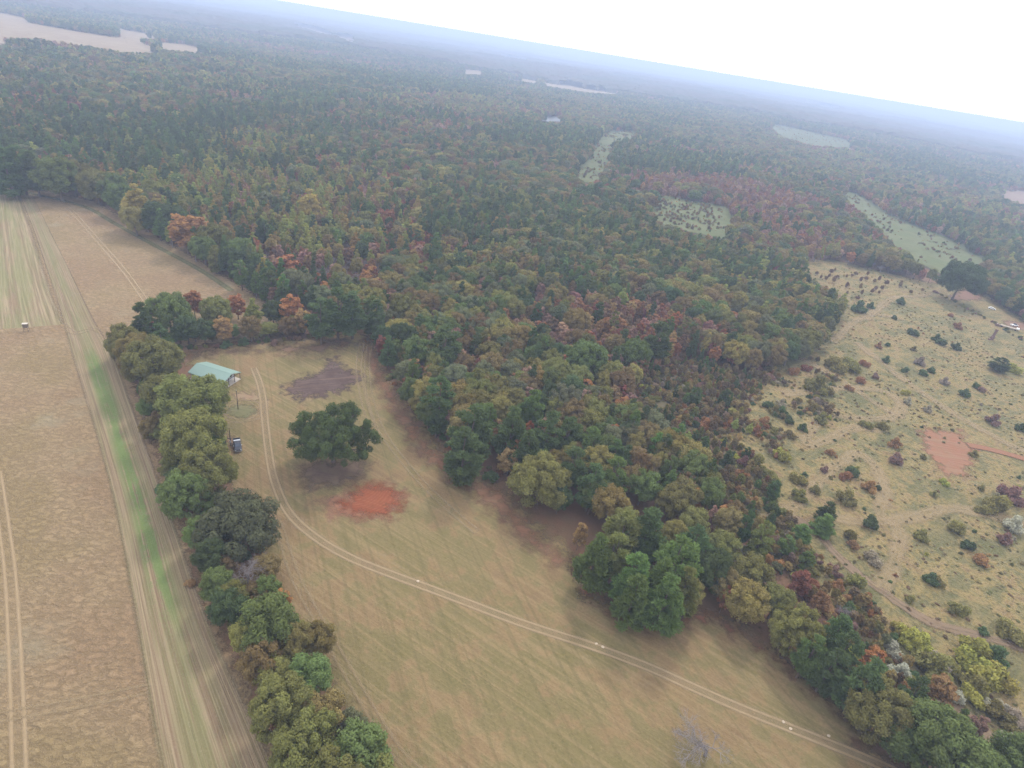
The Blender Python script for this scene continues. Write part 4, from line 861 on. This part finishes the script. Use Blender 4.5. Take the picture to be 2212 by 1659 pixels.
# sparse weeds over the meadow
wx, wy = scatter(80, 560, 6.5); px, py = project(wx, wy, 0)
k = inpoly(px, py, MEADOW) & hero_mask(wx, wy, .9) & ((vnoise(wx, wy, 25, 15) > .52)); wx, wy = wx[k], wy[k]
for a, b in zip(wx, wy):
    r_ = rng.uniform(.35, .9); SC.append((a, b, r_, r_ * rng.uniform(.8, 1.5), 5))
wx, wy = scatter(80, 460, 3.4); px, py = project(wx, wy, 0)
k = inpoly(px, py, MEADOW) & ~inpoly(px, py, [(1975, 922), (2085, 924), (2120, 968), (2300, 1000), (2300, 1025), (2115, 992), (2050, 1042), (2000, 1000)]) & (vnoise(wx, wy, 9, 25) > .45); wx, wy = wx[k], wy[k]
for a, b in zip(wx, wy): r_ = rng.uniform(.3, .75); SC.append((a, b, r_, r_ * rng.uniform(.5, .9), 5))
for p in (FARMS['c1'], FARMS['c2'], FARMS['c3'], FARMS['c3b'], FARMS['c4']):
    G = ground(*zip(*p)); lo, hi = G.min(0), G.max(0); n = 60
    X = rng.uniform(lo, hi, (n * 14, 2)); px, py = project(X[:, 0], X[:, 1], hgt(X[:, 0], X[:, 1])); X = X[inpoly(px, py, p)]; X = X[vnoise(X[:, 0], X[:, 1], 22, 61) + .35 * rng.random(len(X)) > .6][:330]
    for a, b in X: r_ = rng.uniform(.6, 1.6); SC.append((a, b, r_, r_ * rng.uniform(1.2, 3), 5 if rng.random() < .4 else 2))
SC = np.array(SC)
ALLT = np.vstack([FILL, SC])
KN = ['oak', 'pine', 'rust', 'yellow', 'bare', 'shrub']
dist = np.sqrt(ALLT[:, 0] ** 2 + ALLT[:, 1] ** 2 + CAM_H ** 2)
px, py = project(ALLT[:, 0], ALLT[:, 1], hgt(ALLT[:, 0], ALLT[:, 1]) + ALLT[:, 3] * .6)
inframe = (px > 0) & (px < 2212) & (py > 0) & (py < 1659)
big = ALLT[:, 2] / dist * np.where(inframe, 1, 0)
single = np.zeros(len(ALLT), bool)
CAP = {'oak': 110, 'pine': 190, 'rust': 190, 'yellow': 130, 'bare': 60, 'shrub': 10}
for i, kn in enumerate(KN):
    idx = np.where(ALLT[:, 4] == i)[0]; idx = idx[np.argsort(-big[idx])][:CAP[kn]]; single[idx[big[idx] > 0]] = True
WHERE = {'oak': 'crowded into the mixed woodland', 'pine': 'among the mixed woodland', 'rust': 'in the woodland and its scrubby edge', 'yellow': 'standing out of the woodland', 'bare': 'in the woodland', 'shrub': 'in the scrub between woods and meadow'}
GRP = {'oak': 'broadleaf trees of the woodland', 'pine': 'pines of the woodland', 'rust': 'slender autumn trees of the woodland', 'yellow': 'yellow trees of the woodland', 'bare': 'leafless trees of the woodland', 'shrub': 'scrub bushes'}
PW = {'oak': [5, 3, 2, 4, 5, 3], 'pine': [2, 5, 1.5], 'rust': [4, 5, 1.2, 4, 4, .6], 'yellow': [1.2, 5, 1.5], 'bare': [1, 1], 'shrub': [7, 3, 2.6, 1, 3, 1.6, 0.0, 1.6]}
YOUNGW = [1, .6, .5, 6, 5, 0]
LM = [('the green-roofed shed', g1(463, 812)), ('the lone pasture tree', g1(720, 1010)), ('the wood edge pine clump', g1(1390, 1290)), ('the meadow clay patch', g1(2045, 975)), ('the small woodland clearing', g1(1490, 470)), ('the end of the stubble field', g1(60, 410)), ('the tall yellow tree', g1(668, 480)), ('the winding dirt path', g1(1700, 1120)), ('the meadow corner', g1(1810, 690)), ('the two-rut track end', g1(1950, 1660))]
def landmark(x, y): return min(LM, key=lambda q: math.hypot(q[1][0] - x, q[1][1] - y))[0]
for a in np.where(single)[0]:
    x, y, r_, h_, ki = ALLT[a]; kn = KN[int(ki)]; w = np.array(YOUNGW if kn == 'rust' and h_ < 5.6 else PW[kn], float); cn, cc = PAL[kn][rng.choice(len(w), p=w / w.sum())]
    add_tree(kn, x, y, r_, h_, jit(cc, .12), f'{cn} {KNAME[kn][1]} in the {"scrub" if kn == "shrub" else "woodland"} nearest {landmark(x, y)}', GRP[kn])

# ---- the rest of the woods as masses: one object for each kind and depth, points + instances
def gn_group(coll):
    ng = bpy.data.node_groups.new('scatter_' + coll.name, 'GeometryNodeTree')
    ng.interface.new_socket('Geometry', in_out='INPUT', socket_type='NodeSocketGeometry'); ng.interface.new_socket('Geometry', in_out='OUTPUT', socket_type='NodeSocketGeometry')
    N = ng.nodes; Lk = ng.links; gi = N.new('NodeGroupInput'); go = N.new('NodeGroupOutput')
    ci = N.new('GeometryNodeCollectionInfo'); ci.inputs[0].default_value = coll; ci.inputs[1].default_value = True; ci.inputs[2].default_value = True
    ip = N.new('GeometryNodeInstanceOnPoints'); ip.inputs['Pick Instance'].default_value = True
    def na(name, ty):
        o = N.new('GeometryNodeInputNamedAttribute'); o.data_type = ty; o.inputs[0].default_value = name; return o.outputs[0]
    Lk.new(gi.outputs[0], ip.inputs['Points']); Lk.new(ci.outputs[0], ip.inputs['Instance'])
    Lk.new(na('idx', 'INT'), ip.inputs['Instance Index']); Lk.new(na('scl', 'FLOAT_VECTOR'), ip.inputs['Scale'])
    e2r = na('rot', 'FLOAT_VECTOR'); Lk.new(e2r, ip.inputs['Rotation'])
    Lk.new(ip.outputs[0], go.inputs[0]); return ng
LAB = {'oak': ('broadleaf_woodland', 'green and olive broadleaf woodland'), 'pine': ('pine_woodland', 'dark green pine woodland'), 'rust': ('autumn_woodland', 'rust and brown autumn woodland'), 'yellow': ('yellow_woodland', 'scattered yellow trees'), 'bare': ('leafless_woodland', 'grey leafless trees'), 'shrub': ('scrub_growth', 'low scrub and weeds')}
DEP = {0: 'near the pasture', 1: 'in the middle distance', 2: 'filling the far hills'}
for i, kn in enumerate(KN):
    for lod, (d0, d1) in enumerate([(0, 330), (330, 800), (800, 1e9)]):
        s = (ALLT[:, 4] == i) & ~single & (dist >= d0) & (dist < d1)
        if not s.any(): continue
        coll = bpy.data.collections.new(f'{kn}_sources_{lod}'); H, Rr = MODEL[kn]; n = 0; wts = []
        for v in range(3 if lod else NVAR[kn]):
            V, F, t, TV, TF = build_kind(kn, 500 + v * 3 + lod * 31, max(lod, 0)) if lod else (None,) * 5
            if lod:
                bark = BARKG if kn in ('bare', 'yellow') else BARK
                me = mesh_np(f'{kn}_mass', np.vstack([V, TV]), np.vstack([F, TF + len(V)]), [LEAFM, bark], {'tint': ('FACE', np.concatenate([t, np.full(len(TF), .5)]))}, np.concatenate([np.zeros(len(F)), np.ones(len(TF))]))
            else:
                cm = PROTO[kn, v][0]; tm = PROTO[kn, v][1]
                V = np.zeros(len(cm.vertices) * 3, np.float32); cm.vertices.foreach_get('co', V); F = np.zeros(len(cm.loops), np.int32); cm.loops.foreach_get('vertex_index', F)
                TV = np.zeros(len(tm.vertices) * 3, np.float32); tm.vertices.foreach_get('co', TV); TF = np.zeros(len(tm.loops), np.int32); tm.loops.foreach_get('vertex_index', TF)
                t = np.zeros(len(cm.polygons), np.float32); cm.attributes['tint'].data.foreach_get('value', t); V = V.reshape(-1, 3); TV = TV.reshape(-1, 3); F = F.reshape(-1, 4); TF = TF.reshape(-1, 4)
                me = mesh_np(f'{kn}_mass', np.vstack([V, TV]), np.vstack([F, TF + len(V)]), [LEAFM, tm.materials[0]], {'tint': ('FACE', np.concatenate([t, np.full(len(TF), .5)]))}, np.concatenate([np.zeros(len(F)), np.ones(len(TF))]))
            o = bpy.data.objects.new(f'{kn}_source_{n:03d}', me); coll.objects.link(o); n += 1
        A = ALLT[s]; w = np.array(PW[kn]); ids = rng.integers(0, n, len(A))
        cols = np.array([c_ for _, c_ in PAL[kn]])[rng.choice(len(w), len(A), p=w / w.sum())] * rng.uniform(.88, 1.12, (len(A), 1))
        if kn == 'rust':
            yw = np.array(YOUNGW); alt = (np.array([c_ for _, c_ in PAL[kn]])[rng.choice(6, len(A), p=yw / yw.sum())]) * np.array([.8, .92, .85]); cols = np.where((A[:, 3] < 5.6)[:, None], alt, cols)
        if kn == 'shrub':
            weed = np.array([(.3, .235, .12), (.21, .19, .085), (.25, .17, .1), (.19, .185, .08), (.33, .27, .15)])[rng.integers(0, 5, len(A))]; cols = np.where((A[:, 2] < .8)[:, None], weed, cols)
        pm = bpy.data.meshes.new(LAB[kn][0]); pm.vertices.add(len(A))
        pm.vertices.foreach_set('co', np.stack([A[:, 0], A[:, 1], hgt(A[:, 0], A[:, 1])], -1).astype(np.float32).ravel())
        pm.attributes.new('idx', 'INT', 'POINT').data.foreach_set('value', ids.astype(np.int32))
        pm.attributes.new('scl', 'FLOAT_VECTOR', 'POINT').data.foreach_set('vector', np.stack([A[:, 2] / Rr, A[:, 2] / Rr, A[:, 3] / H], -1).astype(np.float32).ravel())
        pm.attributes.new('rot', 'FLOAT_VECTOR', 'POINT').data.foreach_set('vector', np.stack([rng.normal(size=len(A)) * .04, rng.normal(size=len(A)) * .04, rng.uniform(0, 6.28, len(A))], -1).astype(np.float32).ravel())
        pm.attributes.new('icol', 'FLOAT_COLOR', 'POINT').data.foreach_set('color', np.concatenate([cols, np.ones((len(A), 1))], 1).astype(np.float32).ravel())
        o = obj(LAB[kn][0], pm, None, kind='stuff', label=f'{LAB[kn][1]} {DEP[lod]}', category='woodland' if kn != 'shrub' else 'scrub')
        md = o.modifiers.new('scatter', 'NODES'); md.node_group = gn_group(coll)
# ---- beyond: the canopy of the far forest as one rough surface
rs2 = np.concatenate([np.arange(2500, 4000, 22), np.geomspace(4000, 24300, 110)]); th2 = np.arange(R(-62), R(62), R(.28))
X, Y = polar(rs2, th2); jit_ = (rng.random(X.shape) - .5) * 12; X = X + jit_; Y = Y + (rng.random(X.shape) - .5) * 12
Z = hgt(X, Y) + 7 + 9 * vnoise(X, Y, 30, 31) + 6 * rng.random(X.shape) + 8 * vnoise(X, Y, 180, 33)
Z[0] -= 22
px, py = project(X, Y, Z - 5); inside = np.zeros(X.shape, bool)
for p in FARMS.values():
    q = np.array(p)
    inside |= inpoly(px, py, p)
F = grid_faces(len(rs2), len(th2)); F = F[~inside.ravel()[F].any(1)]
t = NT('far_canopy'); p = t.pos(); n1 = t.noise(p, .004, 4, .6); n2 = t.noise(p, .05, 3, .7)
cc = t.ramp(t.math('ADD', t.math('MULTIPLY', n1, .6), t.math('MULTIPLY', n2, .4)), [(.36, (.035, .055, .03)), (.46, (.055, .058, .034)), (.54, (.085, .058, .045)), (.64, (.065, .06, .035))])  # colours darkened to hold the self-shadow between crowns that this surface lacks
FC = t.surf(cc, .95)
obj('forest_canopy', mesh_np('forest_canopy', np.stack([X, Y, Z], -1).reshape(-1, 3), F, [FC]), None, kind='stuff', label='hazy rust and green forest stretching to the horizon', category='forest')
# ================================================================== buildings and things
WHITE = plain('white_siding', (.6, .62, .66), .6); GREENR = plain('green_metal', (.2, .295, .255), .45, .5, .0, .05, 1.2); TRIM = plain('green_trim', (.2, .34, .29), .5)
CONC = plain('concrete', (.5, .44, .38), .9, .2, 0, .12, 1.5); DARKG = plain('dark_glass', (.03, .035, .045), .15, .5); POSTM = plain('dark_wood', (.085, .06, .05), .85); DOORM = plain('door_paint', (.5, .46, .43), .6)
SILV = plain('silver_metal', (.6, .62, .66), .35, .5, .6); BLACK = plain('black_rubber', (.022, .022, .024), .8); NAVY = plain('dark_blue_paint', (.022, .025, .04), .3, .5); GLASS = plain('vehicle_glass', (.05, .065, .1), .1, .5); WHITEP = plain('white_paint', (.8, .8, .79), .4, .5); POLEM = plain('weathered_pole', (.075, .058, .048), .9)
sh = empty('shed', (-101.3, 171.6, 0), math.atan2(-3.2, 13.8), label='white shed with green metal gable roof and open end porch', category='shed')
Lh, Wh, EZ, RZ = 7.1, 4.4, 2.72, 4.25
MB().box((-6.9, -4.25, -.05), (6.95, 4.25, .14)).build('slab', CONC, sh)
wx0, wx1, wy0, wy1 = -6.6, 4.6, -3.75, 3.75
wall = MB()
zt = lambda y: RZ - .14 - (RZ - EZ) * abs(y) / Wh
wall.prism([(wy0, .14), (wy1, .14), (wy1, zt(wy1)), (0, zt(0)), (wy0, zt(wy0))], 'x', wx0, wx1); wl_ = wall.build('wall', WHITE, sh)
rf = MB()
for s in (-1, 1):
    rf.prism([(0, RZ), (s * Wh, EZ), (s * Wh, EZ - .09), (0, RZ - .09)], 'x', -Lh, Lh)
rfo = rf.build('roof', GREENR, sh)
rib = MB()
for s in (-1, 1):
    for k in range(17):
        x = -Lh + .3 + k * (2 * Lh - .6) / 16; rib.prism([(s * .12, RZ - .01), (s * (Wh - .02), EZ + .028), (s * (Wh - .02), EZ - .01), (s * .12, RZ - .06)], 'x', x - .03, x + .03)
rib.build('seams', GREENR, rfo, kind='stuff')
MB().prism([(-.22, RZ - .04), (0, RZ + .05), (.22, RZ - .04), (0, RZ - .02)], 'x', -Lh - .02, Lh + .02).build('ridge_cap', GREENR, rfo)
for s in (-1, 1): MB().box((-Lh, s * Wh - .03, EZ - .24), (Lh, s * Wh + .03, EZ - .092)).build('fascia', TRIM, rfo)
for k in range(5):
    x = -5.6 + k * 2.2; w = MB().box((x - .4, wy0 - .05, 1.5), (x + .4, wy0 + .02, 2.2)).build('window', TRIM, sh); MB().box((x - .33, wy0 - .07, 1.57), (x + .33, wy0 - .045, 2.13)).build('pane', DARKG, w)
d = MB().box((wx1 - .02, -.95, .16), (wx1 + .06, .05, 2.2)).build('door', DOORM, sh); MB().tube((wx1 + .06, -.85, 1.15), (wx1 + .13, -.85, 1.15), .04, .04).build('handle', SILV, d)
for y in (-2.5, 2.1):
    w = MB().box((wx1 - .02, y - .5, 1.2), (wx1 + .05, y + .5, 2.15)).build('window', TRIM, sh); MB().box((wx1 + .04, y - .42, 1.28), (wx1 + .07, y + .42, 2.07)).build('pane', DARKG, w)
MB().box((wx1 - .02, -.3, 3.1), (wx1 + .05, .3, 3.6)).build('vent', DARKG, sh)
for y in (-4.1, -1.4, 1.4, 4.1):
    MB().box((6.7 - .08, y - .08, .14), (6.7 + .08, y + .08, zt(y) + .03)).build('post', POSTM, sh)
MB().box((6.62, -4.15, EZ - .2), (6.78, 4.15, EZ - .06)).build('beam', POSTM, sh)
# poles
def pole(px, py, h, label, r=.13):
    x, y = g1(px, py); e = empty('utility_pole', (x, y, 0), 0, label=label, category='pole'); MB().tube((0, 0, -.4), (0, 0, h), r, r * .7, 10).build('shaft', POLEM, e); return e
p1 = pole(514.5, 884, 7.2, 'bare wooden pole standing in the round weed patch'); MB().tube((0, 0, 7.2), (0, 0, 7.3), .13, .03, 10).build('cap', SILV, p1)
p2 = pole(499, 962, 6.2, 'wooden pole with a low crossbar beside the pickup', .14)
MB().box((-1.9, -.05, 2.3), (.35, .05, 2.5)).build('crossbar', POLEM, p2); MB().box((-1.8, -.06, -.2), (-1.68, .06, 2.3)).build('brace_post', POLEM, p2); MB().box((-.2, -.3, 1.2), (.2, -.12, 1.8)).build('meter_box', SILV, p2)
p3 = pole(493.5, 1004, 8.6, 'tall wooden pole carrying a white-topped transformer by the hedgerow', .14)
tr_ = MB().tube((-.42, 0, 6.0), (-.42, 0, 6.85), .27, .27, 12).build('transformer', plain('transformer_grey', (.3, .31, .33), .5), p3); MB().tube((-.42, 0, 6.85), (-.42, 0, 7.0), .28, .12, 12).build('lid', WHITEP, tr_); MB().box((-.2, -.05, 6.3), (0, .05, 6.5)).build('bracket', POLEM, p3)
# pickup
tx, ty = g1(513.5, 966); tx2, ty2 = g1(516, 980)
tk = empty('pickup_truck', (tx, ty, .05), math.atan2(ty2 - ty, tx2 - tx), label='dark blue pickup with silver toolbox parked by the poles', category='pickup')
MB().prism([(-2.75, .45), (2.7, .45), (2.72, .8), (2.62, 1.02), (1.3, 1.1), (-2.75, 1.1)], 'y', -.95, .95).build('body', NAVY, tk, .04)
cab = MB(); cab.prism([(1.35, 1.1), (.62, 1.78), (-.75, 1.8), (-1.05, 1.1)], 'y', -.78, .78); cb = cab.build('cab', NAVY, tk, .05)
MB().prism([(1.34, 1.17), (1.40, 1.17), (.70, 1.75), (.64, 1.75)], 'y', -.68, .68).build('windscreen', GLASS, cb)
MB().prism([(-1.06, 1.2), (-1.09, 1.2), (-.84, 1.72), (-.80, 1.72)], 'y', -.6, .6).build('rear_window', GLASS, cb)
for s in (-1, 1):
    MB().prism([(1.1, 1.2), (.55, 1.7), (-.6, 1.72), (-.85, 1.2)], 'y', s * .775, s * .795).build('side_window', GLASS, cb)
    MB().box((.75, s * .97, 1.12) if s > 0 else (.75, -1.17, 1.12), (.9, 1.17, 1.3) if s > 0 else (.9, -.97, 1.3)).build('mirror', SILV, tk)
    MB().box((2.66, s * .72 - .16, .78), (2.73, s * .72 + .16, .95)).build('headlight', WHITEP, tk)
    MB().box((-2.7, s * .92 - .05, 1.1), (-1.1, s * .92 + .05, 1.42)).build('bed_side', NAVY, tk)
    for x in (1.75, -1.7):
        w = MB().tube((x, s * .72, .35), (x, s * .97, .35), .38, .38, 16).build('wheel', BLACK, tk); MB().tube((x, s * .965, .35), (x, s * .99, .35), .22, .2, 12).build('rim', SILV, w)
MB().box((-2.66, -.85, 1.095), (-1.15, .85, 1.12)).build('bed_floor', BLACK, tk); MB().box((-2.78, -.9, .75), (-2.68, .9, 1.42)).build('tailgate', NAVY, tk)
MB().box((-1.62, -.92, 1.36), (-1.14, .92, 1.6)).build('toolbox', SILV, tk, .03); MB().box((2.68, -.9, .42), (2.82, .9, .62)).build('bumper', SILV, tk)
# stand in the stubble
x, y = g1(58, 715); st = empty('hunting_stand', (x, y, 0), R(25), label='small pale-topped box stand on legs in the stubble field', category='stand')
for a in (-.55, .55):
    for b in (-.55, .55): MB().tube((a * 1.25, b * 1.25, -.1), (a, b, 1.6), .06, .05, 6).build('leg', POSTM, st)
MB().box((-.7, -.7, 1.55), (.7, .7, 2.9)).build('cabin', plain('stand_panel', (.16, .13, .1), .85), st); MB().box((-.85, -.6, 2.9), (.85, .6, 3.02)).build('roof', plain('pale_roof', (.5, .45, .38), .6), st)
# trailer, chimney, parked white car at the meadow top
a = Vector((*g1(2152, 702), 0)); b = Vector((*g1(2200, 716), 0)); mid = (a + b) / 2; Lt = min((b - a).length, 16)
tl = empty('flatbed_trailer', mid, math.atan2(b.y - a.y, b.x - a.x), label='long pale flatbed trailer parked in the upper meadow', category='trailer')
MB().box((-Lt / 2, -1.25, .95), (Lt / 2, 1.25, 1.15)).build('deck', plain('trailer_boards', (.36, .3, .25), .8), tl); MB().box((-Lt / 2, -.5, .68), (Lt / 2, .5, .948)).build('frame', POSTM, tl); MB().box((Lt / 2 - 1.6, -1.2, 1.152), (Lt / 2 - .2, 1.2, 1.9)).build('headboard', WHITEP, tl)
for x in (-Lt / 2 + 1.6, -Lt / 2 + 2.8, Lt / 2 - 2):
    for s in (-1, 1): MB().tube((x, s * .9, .45), (x, s * 1.2, .45), .46, .46, 14).build('wheel', BLACK, tl)
x, y = g1(2141, 734); BR = plain('old_brick', (.17, .105, .085), .95, .2, 0, .3, 4)
ch = empty('brick_chimney', (x, y, 0), R(20), label='old brown brick chimney left standing in the upper meadow', category='chimney')
MB().prism([(-1.1, -.2), (1.1, -.2), (1.1, 1.9), (.62, 2.8), (.55, 6.6), (-.55, 6.6), (-.62, 2.8), (-1.1, 1.9)], 'y', -.55, .55).build('stack', BR, ch, .04); MB().box((-.66, -.66, 6.6), (.66, .66, 6.85)).build('cap', BR, ch); MB().box((-2.6, -.4, -.2), (-1.1, .4, .9)).build('hearth_stub', BR, ch, .1)
x, y = g1(2142, 668); cr = empty('parked_car', (x, y, 0), R(-28), label='white parked car at the top of the meadow', category='car')
MB().prism([(-2.2, .35), (2.2, .35), (2.25, .75), (1.2, .95), (.7, 1.42), (-1.0, 1.45), (-1.8, 1.0), (-2.25, .9)], 'y', -.88, .88).build('body', WHITEP, cr, .06)
MB().prism([(1.12, .98), (.68, 1.38), (-.95, 1.4), (-1.6, 1.02)], 'y', -.9, .9).build('window_band', GLASS, cr)
for x_ in (-1.4, 1.4):
    for s in (-1, 1): MB().tube((x_, s * .7, .33), (x_, s * .92, .33), .34, .34, 14).build('wheel', BLACK, cr)
x, y = g1(2190, 704); cr2 = empty('parked_car', (x, y, 0), R(10), label='small white pickup parked behind the flatbed trailer', category='car')
MB().prism([(-2.4, .4), (2.4, .4), (2.4, .9), (1.4, 1.0), (-2.4, 1.0)], 'y', -.9, .9).build('body', WHITEP, cr2, .05); MB().prism([(1.3, 1.0), (.8, 1.65), (-.3, 1.65), (-.5, 1.0)], 'y', -.8, .8).build('cab', GLASS, cr2, .04)
for x_ in (-1.5, 1.5):
    for s in (-1, 1): MB().tube((x_, s * .7, .36), (x_, s * .95, .36), .37, .37, 14).build('wheel', BLACK, cr2)
# far white buildings
ROOFG = plain('pale_roof_metal', (.66, .67, .7), .5)
def far_house(px, py, L, W, hw, rz, label, roofc=ROOFG):
    x, y = g1(px, py); z = float(hgt(x, y)) + .3
    e = empty('farmhouse', (x, y, z), rz, label=label, category='house'); wb_ = MB().box((-L / 2, -W / 2, -1.5), (L / 2, W / 2, hw)).build('wall', WHITEP, e)
    r = MB(); r.prism([(-W / 2 - .5, hw), (W / 2 + .5, hw), (0, hw + W * .3)], 'x', -L / 2 - .4, L / 2 + .4); r.build('roof', roofc, e)
    for k in range(3): xx = (k - 1) * L * .3; MB().box((xx - .6, -W / 2 - .06, 1), (xx + .6, -W / 2 + .02, 2.3)).build('window', DARKG, e)
    HEROES.append((x, y, L)); return x, y
FH = [(1211, 177, 40, 16, 7, .2, 'long white barn on the pale far field'), (1364, 231, 14, 9, 4, .4, 'white house among the far pines, left of a pair'), (1383, 231, 12, 8, 4, -.2, 'smaller white house beside the far white house'), (1401, 238, 18, 9, 4, .1, 'cream house among the far pines with long roof'), (1413, 239, 12, 8, 4, .3, 'white house at the end of the far row'), (1240, 214, 12, 8, 4, .2, 'white building below the long far field'), (2140, 198, 1, 1, 1, 0, '')]
for a in FH[:6]: far_house(*a)
# pale stones on the track
for k, (px, py) in enumerate([(1288, 1391), (1302, 1398), (903, 1256), (1692, 1560), (1708, 1575), (1790, 1590)]):
    x, y = g1(px, py); bm = bmesh.new(); bmesh.ops.create_icosphere(bm, subdivisions=2, radius=.3)
    for v in bm.verts: v.co = Vector((v.co.x * 1.2, v.co.y, v.co.z * .45)) * (1 + .25 * random.uniform(-1, 1))
    me = bpy.data.meshes.new('stone'); bm.to_mesh(me); bm.free(); me.materials.append(plain('pale_stone', (.45, .37, .28), .9)) if k == 0 else me.materials.append(bpy.data.materials['pale_stone'])
    o = obj('stone', me, None, label='pale flat stone lying in the dirt track', category='stone', group='stones on the dirt track'); o.location = (x, y, .12)

# ================================================================== haze: the air over the whole country
t = NT('haze_air'); pv = t.node('ShaderNodeVolumePrincipled'); pv.inputs['Color'].default_value = (.60, .73, 1.0, 1); pv.inputs['Density'].default_value = HAZE; pv.inputs['Anisotropy'].default_value = .1
t.l.new(pv.outputs[0], t.out.inputs['Volume'])
MB().box((-25000, -25000, -40), (25000, 25000, CAM_H + 4)).build('haze', t.m, None, kind='stuff', label='pale blue autumn haze over the whole landscape', category='haze')
print('TREES', COUNT, 'fill', len(ALLT))
